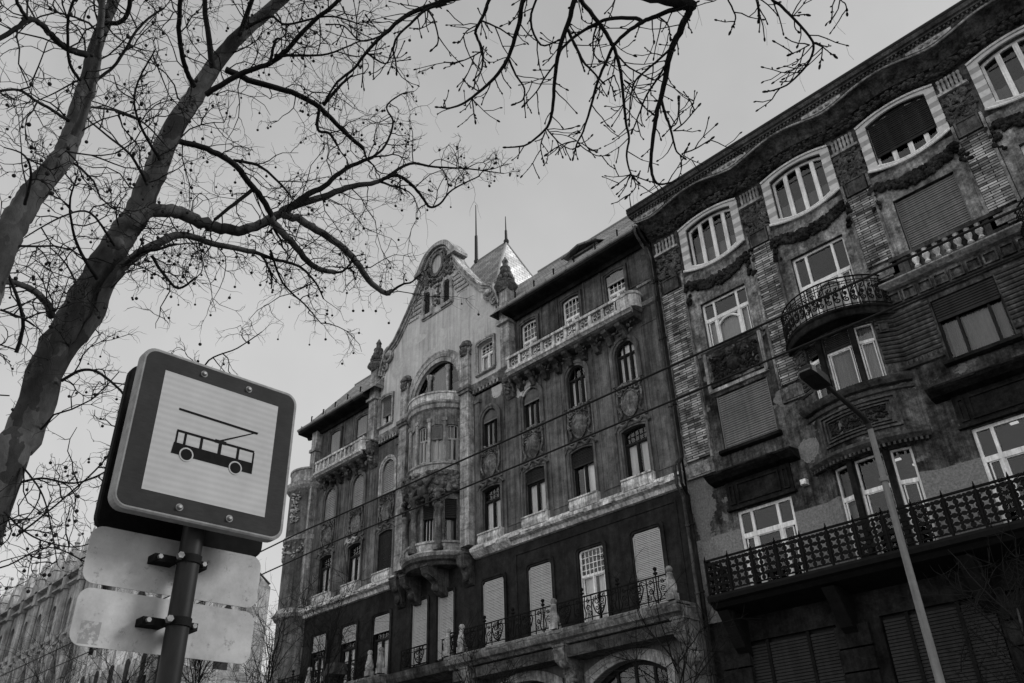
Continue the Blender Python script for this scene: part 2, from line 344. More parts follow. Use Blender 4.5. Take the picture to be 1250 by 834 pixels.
    def clusters(s, gap=0.05):
        """faces grouped into pieces that stand clear of one another"""
        par = list(range(len(s.v)))
        def find(i):
            while par[i] != i: par[i] = par[par[i]]; i = par[i]
            return i
        for f in s.fc:
            r = find(f[0])
            for k in f[1:]: par[find(k)] = r
        isl = {}
        for i, v in enumerate(s.v):
            r = find(i); b = isl.get(r)
            if b is None: isl[r] = [list(v), list(v)]
            else:
                for k in range(3): b[0][k] = min(b[0][k], v[k]); b[1][k] = max(b[1][k], v[k])
        keys = list(isl); keys.sort(key=lambda r: isl[r][0][0]); gp = {r: r for r in keys}
        def gf(r):
            while gp[r] != r: gp[r] = gp[gp[r]]; r = gp[r]
            return r
        for x, r in enumerate(keys):
            A = isl[r]
            for q in keys[x + 1:]:
                B = isl[q]
                if B[0][0] > A[1][0] + gap: break
                if all(A[0][k] - gap <= B[1][k] and B[0][k] - gap <= A[1][k] for k in (1, 2)): gp[gf(q)] = gf(r)
        out = {}
        for j, f in enumerate(s.fc): out.setdefault(gf(find(f[0])), []).append(j)
        return list(out.values())
    def obj(s, name, mat, parent=None, sharp=35):
        gs = [None]
        if parent is not None and name not in ONE_PIECE and len(s.fc) < 20000:
            c = s.clusters()
            if 1 < len(c) <= 100: c.sort(key=lambda g_: -len(g_)); gs = c
        first = None
        for g_ in gs:
            if g_ is None: vs, fc, sm = s.v, s.fc, s.sm
            else:
                mp = {}; fc = []
                for j in g_: fc.append(tuple(mp.setdefault(i, len(mp)) for i in s.fc[j]))
                vs = [None] * len(mp)
                for i, k in mp.items(): vs[k] = s.v[i]
                sm = [s.sm[j] for j in g_]
            me = bpy.data.meshes.new(name); me.from_pydata(vs, [], fc)
            me.polygons.foreach_set('use_smooth', sm)
            me.materials.append(MATS[mat]); me.update()
            if any(sm): me.set_sharp_from_angle(angle=R(sharp))
            o = bpy.data.objects.new(name, me); COL.objects.link(o)
            if parent: attach(o, parent)
            first = first or o
        return first
ONE_PIECE = {'carving', 'garland', 'carved_band', 'dentils', 'twigs', 'buds', 'seed_balls', 'seed_stalks', 'limb', 'trunk', 'louvre', 'shutter', 'window', 'curtain', 'railing', 'bus_pictogram', 'frieze', 'cartouche', 'baluster_panel', 'balustrade', 'fascia_carving'}
def attach(o, parent):
    o.parent = parent
    if parent.type == 'EMPTY': o.matrix_parent_inverse = Matrix.Translation(-Vector(parent.location))
def thing(name, label, cat, loc, group=None):
    o = bpy.data.objects.new(name, None); COL.objects.link(o); o.location = loc; o.empty_display_size = 0.3
    return tag(o, label, cat, group)
def tag(o, label, cat, group=None):
    o['label'] = label; o['category'] = cat
    if group: o['group'] = group
    return o
def structure(o): o['kind'] = 'structure'; return o
def smooth_path(pts, k=4):
    """Catmull-Rom through the points (any dimension)"""
    o = []; n = len(pts)
    P = [tuple(p) for p in pts]
    for i in range(n - 1):
        a, b, c, d = P[max(i - 1, 0)], P[i], P[i + 1], P[min(i + 2, n - 1)]
        for j in range(k):
            t = j / k
            o.append(tuple(0.5 * (2 * b[m] + (c[m] - a[m]) * t + (2 * a[m] - 5 * b[m] + 4 * c[m] - d[m]) * t * t + (3 * b[m] - a[m] - 3 * c[m] + d[m]) * t ** 3) for m in range(len(b))))
    o.append(P[-1]); return o

# ------------------------------------------------------------------ facade kit
FY = 20.0                                                  # the street front stands 20 m from the camera
def flat(s, d, z): return (s, FY + d, z)
def bow(c, rad, yc):
    def f(s, d, z):
        a = s / rad; return (c + (rad - d) * math.sin(a), yc - (rad - d) * math.cos(a), z)
    return f
def chains(kind, cx, w_, zb, zt, p=0.0):
    """outline of an opening: lower edge left to right, upper edge right to left"""
    x0, x1 = cx - w_ / 2, cx + w_ / 2; h = w_ / 2
    bot = [(x0, zb), (cx, zb), (x1, zb)]
    if kind == 'rect': top = [(x1, zt), (cx, zt), (x0, zt)]
    elif kind == 'arch': top = [(cx + h * math.cos(math.pi * i / 14), zt - h + h * math.sin(math.pi * i / 14)) for i in range(15)]
    elif kind == 'round':
        top = [(x1 - p + p * math.cos(R(a)), zt - p + p * math.sin(R(a))) for a in (0, 22, 45, 68, 90)] + [(cx, zt)] + [(x0 + p - p * math.sin(R(a)), zt - p + p * math.cos(R(a))) for a in (0, 22, 45, 68, 90)]
    else:
        us = [1 - i / 5 for i in range(11)]
        top = [(cx + u * h, zt - p * u * u) for u in us]
        if kind == 'lens': bot = [(cx - u * h, zb + p * 1.2 * u * u) for u in us]
    return bot, top
def outline(sh, grow=0.0, growb=None):
    k, cx, w_, zb, zt, p = sh; gb = grow if growb is None else growb
    b, t = chains(k, cx, w_ + 2 * grow, zb - gb, zt + grow, (p + grow * 0.5 if k == 'round' and grow else p))
    return b + t
def half_at(sh, z, ins=0.0):
    k, cx, w_, zb, zt, p = sh; h = w_ / 2
    if k == 'arch' and z > zt - h: return math.sqrt(max(h * h - (z - zt + h) ** 2, 0.0)) - ins
    if k in ('seg', 'lens') and p and z > zt - p: return h * math.sqrt(max((zt - z) / p, 0)) - ins
    if k == 'lens' and z < zb + 1.2 * p: return h * math.sqrt(max((z - zb) / (1.2 * p), 0)) - ins
    if k == 'round' and z > zt - p: return h - p + math.sqrt(max(p * p - (z - zt + p) ** 2, 0)) - ins
    return h - ins
def top_at(sh, x):
    k, cx, w_, zb, zt, p = sh; u = abs(x - cx); h = w_ / 2
    if k == 'arch': return zt - h + math.sqrt(max(h * h - u * u, 0))
    if k in ('seg', 'lens'): return zt - p * (u / h) ** 2
    return zt
def bot_at(sh, x):
    k, cx, w_, zb, zt, p = sh
    return zb + 1.2 * p * (abs(x - cx) / (w_ / 2)) ** 2 if k == 'lens' else zb
def wall(mb, s0, s1, z0, z1, holes, d=0.0, rv=0.25, xb=(), zb=()):
    """a front with its openings cut out and their reveals"""
    bb = []
    for h in holes:
        o = outline(h[0]); xs = [p[0] for p in o]; zs = [p[1] for p in o]; bb.append((min(xs), max(xs), min(zs), max(zs)))
    X = sorted(set([round(v, 5) for v in [s0, s1, *xb] + [v for b in bb for v in b[:2]] if s0 - 1e-6 <= v <= s1 + 1e-6]))
    Zs = sorted(set([round(v, 5) for v in [z0, z1, *zb] + [v for b in bb for v in b[2:]] if z0 - 1e-6 <= v <= z1 + 1e-6]))
    for i in range(len(X) - 1):
        for j in range(len(Zs) - 1):
            mx, mz = (X[i] + X[i + 1]) / 2, (Zs[j] + Zs[j + 1]) / 2
            if any(b[0] < mx < b[1] and b[2] < mz < b[3] for b in bb): continue
            mb.add([(X[i], d, Zs[j]), (X[i + 1], d, Zs[j]), (X[i + 1], d, Zs[j + 1]), (X[i], d, Zs[j + 1])], [(0, 1, 2, 3)])
    for h, b in zip(holes, bb):
        sh = h[0]; r = h[1] if len(h) > 1 else rv
        bot, top = chains(*sh); cx = sh[1]
        for ch, zc in ((top, b[3]), (bot, b[2])):
            for xc, cond in ((b[1], lambda x: x >= cx - 1e-6), (b[0], lambda x: x <= cx + 1e-6)):
                pts = [p for p in ch if cond(p[0])]
                for p, q in zip(pts, pts[1:]):
                    if abs((p[0] - xc) * (q[1] - zc) - (q[0] - xc) * (p[1] - zc)) > 1e-7:
                        mb.add([(xc, d, zc), (p[0], d, p[1]), (q[0], d, q[1])], [(0, 1, 2)])
        o = bot + top; n = len(o)
        mb.add([(x, d, z) for x, z in o] + [(x, d + r, z) for x, z in o], [(i, (i + 1) % n, n + (i + 1) % n, n + i) for i in range(n)])
def window(bld, f, sh, rv=0.25, d=0.0, fw=0.06, frame='paint_white', tr=(), mul=(0.5,), tmul=None, mw=0.05, grid=None, shut=0.0, smat='shutter', slat=0.05,
           curtain=None, cmat='curtain', arch=0.0, amat='stone', aproud=0.06, sill=None, simat='stone', guides=False, label=None, archbot=False, lamp=False):
    k, cx, w_, zb, zt, p = sh; D = d + rv; H = zt - zb
    m = MB(f)
    ins = (k, cx, w_ - 2 * fw, zb + fw, zt - fw, p)
    m.ring(outline(sh), outline(ins), D - 0.07, D + 0.01)
    zts = [zb + H * t for t in tr]
    x0, x1 = cx - w_ / 2, cx + w_ / 2
    for z in zts:
        hh = half_at(ins, z); m.box(cx - hh, cx + hh, D - 0.085, D, z - mw * .65, z + mw * .65)
    lo = zts[0] if zts else None
    for u in mul:
        x = x0 + w_ * u; m.box(x - mw / 2, x + mw / 2, D - 0.08, D + 0.0, bot_at(ins, x), lo if lo else top_at(ins, x))
    # casement rails round each lower light
    edges = [x0 + fw] + [x0 + w_ * u for u in mul] + [x1 - fw]
    zl0 = zb + fw; zl1 = (lo - mw * .6) if lo else None
    if zl1 and k != 'lens':
        for a, b in zip(edges, edges[1:]):
            a2, b2 = a + mw / 2, b - mw / 2; c = 0.03
            if b2 - a2 < 0.14: continue
            m.box(a2, a2 + c, D - 0.06, D, zl0, zl1); m.box(b2 - c, b2, D - 0.06, D, zl0, zl1); m.box(a2, b2, D - 0.061, D + 0.001, zl0, zl0 + c * 1.4); m.box(a2, b2, D - 0.061, D + 0.001, zl1 - c, zl1)
    if zts:
        for u in (mul if tmul is None else tmul):
            x = x0 + w_ * u; m.box(x - mw * .4, x + mw * .4, D - 0.075, D, lo, top_at(ins, x))
        if grid:
            nx, nz = grid
            for i in range(1, nx):
                x = x0 + fw + (w_ - 2 * fw) * i / nx; m.box(x - .011, x + .011, D - 0.05, D - 0.015, lo, top_at(ins, x))
            for j in range(1, nz):
                z = lo + (zt - fw - lo) * j / nz; hh = half_at(ins, z); m.box(cx - hh, cx + hh, D - 0.048, D - 0.017, z - .011, z + .011)
    o = m.obj('window', frame, bld)
    if label: o['label'] = label
    m = MB(f); q = outline(ins); m.add([(x, D - 0.03, z) for x, z in q], [tuple(range(len(q)))]); m.obj('pane', 'glass', o)
    if curtain:
        m = MB(f)
        for (a, b, zc0, zc1) in curtain:
            n = 26; xa, xb_ = x0 + fw + (w_ - 2 * fw) * a, x0 + fw + (w_ - 2 * fw) * b; vs = []
            for i in range(n + 1):
                x = xa + (xb_ - xa) * i / n; y = D + 0.045 + 0.022 * math.sin(i * 1.9 + cx * 3) + 0.012 * math.sin(i * 4.3 + cx)
                vs += [(x, y, zb + H * zc0), (x, y + 0.004, min(zb + H * zc1, zt - .02))]
            m.add(vs, [(2 * i, 2 * i + 2, 2 * i + 3, 2 * i + 1) for i in range(n)], True)
        m.obj('curtain', cmat, o, 80)
    if shut > 0:
        m = MB(f); z = zt - 0.02; zend = zt - H * shut
        while z - slat > zend:
            hh = min(half_at(sh, z, 0.025), half_at(sh, z - slat, 0.025))
            if hh > 0.05:
                t = rnd.uniform(-.004, .004)
                m.bracket([(D - 0.115 + t, z - slat * 0.96), (D - 0.135 + t, z - slat * 0.9), (D - 0.118 + t, z - slat * .05), (D - 0.10 + t, z)], cx - hh, cx + hh)
            z -= slat
        m.box(cx - half_at(sh, z, .03), cx + half_at(sh, z, .03), D - 0.14, D - 0.10, z - 0.035, z)
        if guides:
            for sx in (x0 + 0.012, x1 - 0.042): m.box(sx, sx + 0.03, D - 0.15, D - 0.09, zb, zt - (w_ / 2 if k == 'arch' else (p if k != 'rect' else .01)) - .01)
        so_ = m.obj('shutter', smat, o)
    if arch > 0:
        m = MB(f); A = outline(sh, 0.0); B = outline(sh, arch, arch if archbot else 0.0)
        if archbot: m.ring(B, A, d - aproud, d + 0.03)
        else:
            nb = len(chains(*sh)[0]); A2 = A[nb:] ; B2 = B[nb:]
            A2 = [A[nb - 1]] + A2 + [A[0]]; B2 = [B[nb - 1]] + B2 + [B[0]]
            m.ring(B2, A2, d - aproud, d + 0.03, closed=False)
            C2 = [B[nb - 1]] + outline(sh, arch * .45, 0)[nb:] + [B[0]]
            C2[0] = (cx + w_ / 2 + arch * .45, zb); C2[-1] = (cx - w_ / 2 - arch * .45, zb)
            m.ring(B2, C2, d - aproud - 0.03, d - aproud + 0.01, closed=False)
        m.obj('surround', amat, o)
    if sill:
        ov, sh_, pr = sill; m = MB(f)
        m.run([(d - pr, zb - sh_), (d - pr, zb - sh_ * .3), (d - pr * .8, zb), (d + rv * .7, zb + 0.015), (d + rv * .7, zb - sh_), (d - pr * .4, zb - sh_ * 1.4)], x0 - ov, x1 + ov, 4)
        m.obj('sill', simat, o)
    if lamp:
        pass
    return o
def spiral(m, c, d, z, r, turns, a0, sgn, th, n=18, shrink=0.85):
    pts = []
    for i in range(n + 1):
        t = i / n; a = a0 + sgn * t * turns * 2 * math.pi; q = r * (1 - shrink * t); pts.append((c + q * math.cos(a), d, z + q * math.sin(a)))
    m.tube(pts, [th * (1 - .4 * i / n) for i in range(n + 1)], 5)
def leaves(m, x0, x1, z0, z1, d, n, r, keep=None, lvl=1, seed=1):
    q = random.Random(seed)
    for _ in range(n):
        x = q.uniform(x0, x1); z = q.uniform(z0, z1)
        if keep and not keep(x, z): continue
        s = r * q.uniform(.55, 1.25); e = Matrix.Rotation(q.uniform(0, 6.3), 3, 'Y').to_quaternion()
        m.ball((x, d - q.uniform(0, .4) * r, z), (s * 1.25, s * .75, s * .6), lvl, e)
def shield(m, c, d, zb, zt, w_, seed=1):
    """stucco cartouche: an oval shield in scrollwork"""
    H = zt - zb; zc = zb + H * .42; rx, rz = w_ * .27, H * .36; n, k = 16, 5; vs = []
    for j in range(k + 1):
        for i in range(n):
            a = 2 * math.pi * i / n; t = j / k; zz = math.sin(a); xx = math.cos(a) * (1 - .25 * max(-zz, 0) ** 2)
            vs.append((c + rx * xx * t, d - 0.09 * (1 - t * t) - 0.03, zc + rz * zz * t))
    m.add(vs, [(j * n + i, j * n + (i + 1) % n, (j + 1) * n + (i + 1) % n, (j + 1) * n + i) for j in range(k) for i in range(n)], True)
    pts = [(c + rx * 1.08 * math.cos(a) * (1 - .25 * max(-math.sin(a), 0) ** 2), d - .03, zc + rz * 1.08 * math.sin(a)) for a in [i * math.pi / 10 for i in range(21)]]
    m.tube(pts, 0.03, 5)
    for sg in (-1, 1):
        spiral(m, c + sg * w_ * .30, d - .05, zt - H * .14, w_ * .17, 1.3, math.pi / 2 + sg * 1.2, -sg, .035)
        spiral(m, c + sg * w_ * .13, d - .06, zt - H * .10, w_ * .11, 1.2, math.pi / 2, sg, .03)
        pts = smooth_path([(c + sg * w_ * .42, d - .03, zt - H * .2), (c + sg * w_ * .44, d - .05, zc), (c + sg * w_ * .33, d - .05, zb + H * .18), (c + sg * w_ * .42, d - .03, zb + H * .06)])
        m.tube(pts, .035, 5)
    leaves(m, c - w_ * .46, c + w_ * .46, zb + H * .25, zt, d - .02, 46, w_ * .05, lambda x, z: ((x - c) / rx) ** 2 + ((z - zc) / rz) ** 2 > 1.25, seed=seed)
    leaves(m, c - w_ * .2, c + w_ * .2, zt - H * .1, zt + .04, d - .06, 12, w_ * .06, seed=seed + 1)
def console(m, c, d, zt, h, w_, pr):
    """S-shaped bracket with a leaf"""
    pts = smooth_path([(d, zt), (d - pr, zt), (d - pr, zt - h * .16), (d - pr * .95, zt - h * .3), (d - pr * .62, zt - h * .45), (d - pr * .42, zt - h * .66), (d - pr * .40, zt - h * .84), (d - pr * .12, zt - h), (d, zt - h)], 2)
    m.bracket(pts, c - w_ / 2, c + w_ / 2)
    m.ball((c, d - pr * .72, zt - h * .32), (w_ * .42, pr * .25, h * .16), 1); m.ball((c, d - pr * .45, zt - h * .72), (w_ * .38, pr * .2, h * .18), 1)
    m.box(c - w_ * .58, c + w_ * .58, d - pr * 1.04, d, zt - .001, zt + .07)
def finial(m, c, d, z, h, r):
    m.lathe(c, d, [(r * .75, z), (r * 1.15, z + h * .04), (r * 1.2, z + h * .08), (r * .8, z + h * .13), (r * .62, z + h * .2), (r * .95, z + h * .27), (r * 1.0, z + h * .31), (r * .6, z + h * .36), (r * .52, z + h * .48), (r * .7, z + h * .54), (r * .68, z + h * .6), (r * .38, z + h * .66), (r * .34, z + h * .78), (r * .44, z + h * .83), (r * .28, z + h * .9), (r * .08, z + h)], 10)
    for a in range(8):
        t = R(a * 45); m.ball((c + r * .85 * math.sin(t), d - r * .85 * math.cos(t), z + h * .2), (r * .3, r * .3, h * .09), 1); m.ball((c + r * .55 * math.sin(t), d - r * .55 * math.cos(t), z + h * .43), (r * .22, r * .22, h * .08), 1)
def pier(m, c, d, z0, z1, w_, pr, joints=0.62):
    """a dressed stone strip with open joints"""
    z = z0
    while z < z1 - 1e-3:
        e = min(z + joints, z1); m.box(c - w_ / 2, c + w_ / 2, d - pr, d + .05, z, e - 0.018); m.box(c - w_ / 2 + .012, c + w_ / 2 - .012, d - pr + .014, d + .05, e - 0.018, e); z = e
def vpath(m, pts, th, n=5): m.tube(smooth_path(pts, 3), th, n)
def drip(m, s0, s1, d, z, pr, seed, f=0.12):
    """ragged broken lip of a weathered cornice"""
    q = random.Random(seed); x = s0
    while x < s1:
        l = q.uniform(.12, .4); e = min(x + l, s1); h = q.uniform(.02, f)
        m.box(x, e, d - pr - q.uniform(.0, .03), d - pr * .4, z - h, z + q.uniform(-.01, .02)); x = e

# ------------------------------------------------------------------ ground, street
def sheet(name, x0, x1, y0, y1, z, mat):
    m = MB(); m.add([(x0, y0, z), (x1, y0, z), (x1, y1, z), (x0, y1, z)], [(0, 1, 2, 3)]); return structure(m.obj(name, mat))
sheet('ground', -1500, 1500, -1500, 1500, -0.14, 'ground_soil')
sheet('road', -400, 400, 2.6, 11.0, -0.13, 'asphalt')
def slab(name, x0, x1, y0, y1, mat, z0=-0.13, z1=0.0):
    m = MB(); m.box(x0, x1, y0, y1, z0, z1); return structure(m.obj(name, mat))
slab('pavement', -400, 400, -9.0, 2.35, 'paving'); slab('pavement', -400, 400, 11.25, 19.9, 'paving')
slab('kerb', -400, 400, 2.352, 2.6, 'kerb_stone', -.13, 0.004); slab('kerb', -400, 400, 11.0, 11.248, 'kerb_stone', -.13, 0.004)
m = MB()
for k in range(-30, 31): m.add([(k * 6, 6.75, -.126), (k * 6 + 3, 6.75, -.126), (k * 6 + 3, 6.87, -.126), (k * 6, 6.87, -.126)], [(0, 1, 2, 3)])
structure(m.obj('road_marking', 'road_paint'))

# ------------------------------------------------------------------ the gabled building
GC = -24.47
mid = thing('apartment_building', 'weathered grey apartment building with a scrolled gable and a round stone oriel, steep roofs behind', 'building', (-23.5, FY, 0))
COLR = [-21.3, -19.05, -16.82, -14.6]; COLL = [-27.75, -29.98, -32.2]
SB = lambda x: ('arch', x, 0.86, 14.55, 16.12, 0)
SC = lambda x: ('seg', x, 0.98, 11.25, 12.95, 0.08)
SD = lambda x: ('round', x, 1.04, 7.12, 9.54, 0.11)
SA = lambda x: ('seg', x, 0.84, 17.15, 19.05, 0.06)
XE0, XE1 = -34.0, -13.02
w_ = MB(flat)
hol = [(SB(x),) for x in COLR + COLL] + [(SC(x),) for x in COLR + COLL] + [(('rect', GC, 2.2, 10.95, 17.2, 0),)]
wall(w_, XE0, XE1, 10.6, 17.0, hol, 0, .28)
w_.obj('wall', 'stucco_mid', mid)
w_ = MB(flat); wall(w_, -20.35, XE1, 17.0, 19.8, [(SA(x),) for x in (-19.0, -16.8, -14.65)], 0, .22); wall(w_, XE0, -28.9, 17.0, 19.8, [(SA(x),) for x in (-32.2, -30.0)], 0, .22)
for x0, x1 in ((-18.35, -17.45), (-16.15, -15.3), (-14.05, -13.15), (-31.5, -30.7), (-33.4, -32.8)):    # sunk-edge attic panels
    w_.ring([(x0, 18.0), (x1, 18.0), (x1, 19.5), (x0, 19.5)], [(x0 + .05, 18.05), (x1 - .05, 18.05), (x1 - .05, 19.45), (x0 + .05, 19.45)], -.04, .01)
w_.obj('wall', 'stucco_attic', mid)
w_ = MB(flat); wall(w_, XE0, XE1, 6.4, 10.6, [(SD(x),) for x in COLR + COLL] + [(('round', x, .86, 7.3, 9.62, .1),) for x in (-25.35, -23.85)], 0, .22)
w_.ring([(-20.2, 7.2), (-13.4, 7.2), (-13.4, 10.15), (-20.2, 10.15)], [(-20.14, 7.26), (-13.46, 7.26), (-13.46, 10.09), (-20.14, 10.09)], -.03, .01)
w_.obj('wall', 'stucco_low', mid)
GH = [('seg', x, 2.7, 0.9, 6.02, .42) for x in (-15.75, -19.9, -29.0, -32.4)] + [('seg', -24.5, 2.4, 0.05, 5.6, .5)]
w_ = MB(flat); wall(w_, XE0, XE1, -.1, 6.4, [(h,) for h in GH], 0, .35)
w_.obj('wall', 'stucco_ground', mid)
w_ = MB()                                                   # the flanks, the back and the ceilings of the house
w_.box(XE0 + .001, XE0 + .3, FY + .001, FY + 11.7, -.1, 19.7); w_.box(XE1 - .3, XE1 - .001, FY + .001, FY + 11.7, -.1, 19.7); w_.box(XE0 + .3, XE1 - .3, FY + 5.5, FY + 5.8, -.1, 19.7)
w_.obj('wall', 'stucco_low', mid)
w_ = MB()
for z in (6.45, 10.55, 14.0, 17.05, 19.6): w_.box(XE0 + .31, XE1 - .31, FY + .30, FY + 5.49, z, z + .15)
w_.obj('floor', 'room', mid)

# windows
def par(m, x, z0, z1, w, pr, n=7):                        # swelling stone parapet under a window
    prof = [(0, z0), (-pr * .8, z0), (-pr, z0 + (z1 - z0) * .35), (-pr * .85, z1 - .06), (-pr * 1.05, z1 - .05), (-pr * 1.05, z1), (0, z1)]
    m.bracket(prof, x - w / 2, x + w / 2)
for i, x in enumerate(COLR):
    o = window(mid, flat, SB(x), .15, frame='paint_dark', fw=.05, tr=(.70,), mul=(.36, .68), mw=.045, shut=(.32, .36, 0, 0)[i], curtain=[(0, .42, 0.03, .69), (.55, 1, 0.03, .69)] if i < 3 else [(0, .5, .03, .69), (.62, 1, .03, .69), (.1, .9, .72, .97)], arch=.2, amat='stucco_mid', label='arched window with its blind half lowered' if i < 2 else None)
    o = window(mid, flat, SC(x), .15, frame='paint_dark', fw=.05, tr=(.70,), mul=(.5,), tmul=(), mw=.05, grid=(5, 2), shut=(0, .3, .34, 0)[i], smat='shutter_dark', curtain=[(0, .38, 0, .7), (.6, 1, 0, .7)] if i != 2 else [(.3, .95, 0, .7)], arch=.13, amat='stucco_mid', sill=(.02, .05, .1))
    if i in (0, 1, 3):
        o = window(mid, flat, SD(x), .12, frame='paint_white', fw=.05, tr=(.66,), shut=.985, smat='blind', slat=.052, guides=True, arch=.15, amat='stucco_low', aproud=.04, label='tall window closed by a pale roller blind')
    else:
        o = window(mid, flat, SD(x), .12, frame='paint_white', fw=.05, tr=(.66,), mul=(.5,), mw=.06, grid=(6, 4), tmul=(), curtain=[(.02, .45, 0, .65), (.62, 1, 0, .65)], arch=.15, amat='stucco_low', aproud=.04)
for i, x in enumerate(COLL):
    window(mid, flat, SB(x), .15, frame='paint_dark', fw=.05, tr=(.70,), mul=(.5,), shut=.97, smat='shutter_pale', slat=.085, guides=True, arch=.2, amat='stone' if i == 0 else 'stucco_mid')
    window(mid, flat, SC(x), .15, frame='paint_dark', fw=.05, tr=(.70,), tmul=(), grid=(5, 2), shut=.96 if i == 0 else 0, smat='shutter_dark', curtain=[(.05, .4, 0, .7), (.55, .95, 0, .7)], arch=.13, amat='stucco_mid', sill=(.02, .05, .1))
    window(mid, flat, SD(x), .12, frame='paint_dark', fw=.05, tr=(.62,), tmul=(), grid=(5, 2), shut=.27, smat='blind', slat=.052, curtain=[(.04, .42, 0, .62), (.58, .96, 0, .62)], arch=.15, amat='stucco_low', aproud=.04)
for i, x in enumerate((-25.35, -23.85)):
    window(mid, flat, ('round', x, .86, 7.3, 9.62, .1), .12, frame='paint_white', fw=.05, tr=(.66,), shut=.98, smat='blind', slat=.052, guides=True, arch=.13, amat='stucco_low', aproud=.04)
for i, x in enumerate((-19.0, -16.8, -14.65, -32.2, -30.0)):
    window(mid, flat, SA(x), .13, frame='paint_white', fw=.07, tr=(.56,), mul=(.5,), tmul=(), mw=.07, grid=(4, 3), shut=(0, 0, .24, .9, .5)[i], smat='blind', curtain=[(0, 1, 0, .54)], arch=.14, amat='stucco_attic', aproud=.06)
for x in COLR + COLL:
    m = MB(flat); shield(m, x, -.03, 13.28, 14.5, 1.12, seed=int(-x * 10)); m.obj('cartouche', 'stone_carved', mid, 60); m = MB(flat); m.box(x - .56, x + .56, -.012, .02, 13.24, 14.5); m.obj('cartouche_ground', 'stone_dark', mid)
    m = MB(flat); m.ring([(x - .62, 13.2), (x + .62, 13.2), (x + .62, 14.55), (x - .62, 14.55)], [(x - .58, 13.24), (x + .58, 13.24), (x + .58, 14.51), (x - .58, 14.51)], -.05, .01)
    pts = smooth_path([(x - .7, -.07, 12.95), (x - .5, -.12, 13.12), (x - .28, -.1, 13.02), (x, -.14, 13.2), (x + .28, -.1, 13.02), (x + .5, -.12, 13.12), (x + .7, -.07, 12.95)], 4); m.tube(pts, .05, 6)   # wavy hood
    m.obj('hood_moulding', 'stucco_mid', mid)
    m = MB(flat); par(m, x, 10.86, 11.24, 1.2, .22); m.obj('window_parapet', 'stone_pale', mid)

# string courses
m = MB(flat)
for a, b in ((-20.2, XE1), (XE0, -26.9)):
    m.bracket([(0, 10.42), (-.10, 10.44), (-.16, 10.56), (-.30, 10.62), (-.34, 10.72), (-.16, 10.82), (-.12, 10.92), (0, 10.95)], a, b); drip(m, a, b, -.0, 10.74, .33, int(-a), .14)
m.bracket([(0, 10.42), (-.10, 10.44), (-.30, 10.62), (-.34, 10.72), (-.12, 10.92), (0, 10.95)], -22.2, -20.2); drip(m, -22.2, -20.2, 0, 10.74, .33, 4, .14)
m.obj('cornice', 'stone_pale', mid)
m = MB(flat)
m.bracket([(0, 17.2), (-.12, 17.22), (-.2, 17.36), (-.24, 17.42), (-.1, 17.52), (0, 17.52)], -22.3, -20.4); m.bracket([(0, 17.2), (-.12, 17.22), (-.2, 17.36), (-.24, 17.42), (-.1, 17.52), (0, 17.52)], -28.6, -26.75)
for x in [-22.2 + .2 * i for i in range(9)] + [-28.5 + .2 * i for i in range(9)]: m.box(x, x + .1, -.12, 0, 17.08, 17.22)
m.bracket([(0, 17.0), (-.1, 17.02), (-.18, 17.12), (0, 17.2)], -13.75, XE1); m.bracket([(0, 17.85), (-.06, 17.86), (-.08, 17.94), (0, 17.97)], -13.75, XE1)
m.bracket([(0, 17.0), (-.1, 17.02), (-.18, 17.12), (0, 17.2)], XE0, -32.8)
m.obj('string_course', 'stone', mid)

# gable
gp = MB(flat)
SAW = ('seg', -21.36, .92, 17.8, 19.2, .08); SAL = ('seg', -28.0, .84, 17.85, 19.25, .08); SARC = ('arch', GC, 3.04, 17.45, 19.46, 0)
wall(gp, -28.5, -20.4, 17.42, 19.5, [(SAW,), (SAL,), (SARC, .22)], -.12, .3)
half = [(4.05, 19.5), (4.07, 20.5), (3.95, 21.0), (3.7, 21.5), (3.35, 21.78), (3.02, 21.98), (2.6, 22.45), (1.9, 23.35), (1.3, 24.3), (1.16, 24.62)]
dome = [(1.22, 24.85), (1.05, 25.2), (.8, 25.5), (.45, 25.7), (0, 25.78)]
prof = [(GC - u, z) for u, z in half + dome] + [(GC + u, z) for u, z in (half + dome)[::-1][1:]]
gp.prism(prof, -.12, .35)
gp.box(-28.5, -20.4, .2, .35, 17.52, 19.5) if False else None
gp.obj('gable', 'gable_plaster', mid)
m = MB(flat)                                               # raking moulding following the gable
hp = smooth_path([(u, z) for u, z in half[1:]], 3)
def offs(path, o):
    r = []
    for i, p in enumerate(path):
        a = path[max(i - 1, 0)]; b = path[min(i + 1, len(path) - 1)]; dx, dz = b[0] - a[0], b[1] - a[1]; l = math.hypot(dx, dz) or 1
        r.append((p[0] + dz / l * o, p[1] - dx / l * o))
    return r
for sg in (-1, 1):
    A = [(GC + sg * u, z) for u, z in offs(hp, .05)]; B = [(GC + sg * u, z) for u, z in offs(hp, -.03)]; C_ = [(GC + sg * u, z) for u, z in offs(hp, -.13)]; D_ = [(GC + sg * u, z) for u, z in offs(hp, -.24)]; E_ = [(GC + sg * u, z) for u, z in offs(hp, -.29)]
    m.ring(A, B, -.3, .42, closed=False); m.ring(B, C_, -.21, -.1, closed=False); m.ring(D_, E_, -.18, -.1, closed=False)
dp = [(GC - 1.36, 24.72)] + [(GC - u, z) for u, z in dome[1:]] + [(GC + u, z) for u, z in dome[1:][::-1][1:]] + [(GC + 1.36, 24.72)]
dp = smooth_path(dp, 3)
m.ring([(x + (x - GC) * .05, z + .08) for x, z in dp], [(GC + (x - GC) * .88, z - .12) for x, z in dp], -.36, .42, closed=False)
m.ring([(GC + (x - GC) * .84, z - .16) for x, z in dp], [(GC + (x - GC) * .76, z - .24) for x, z in dp], -.24, -.1, closed=False)
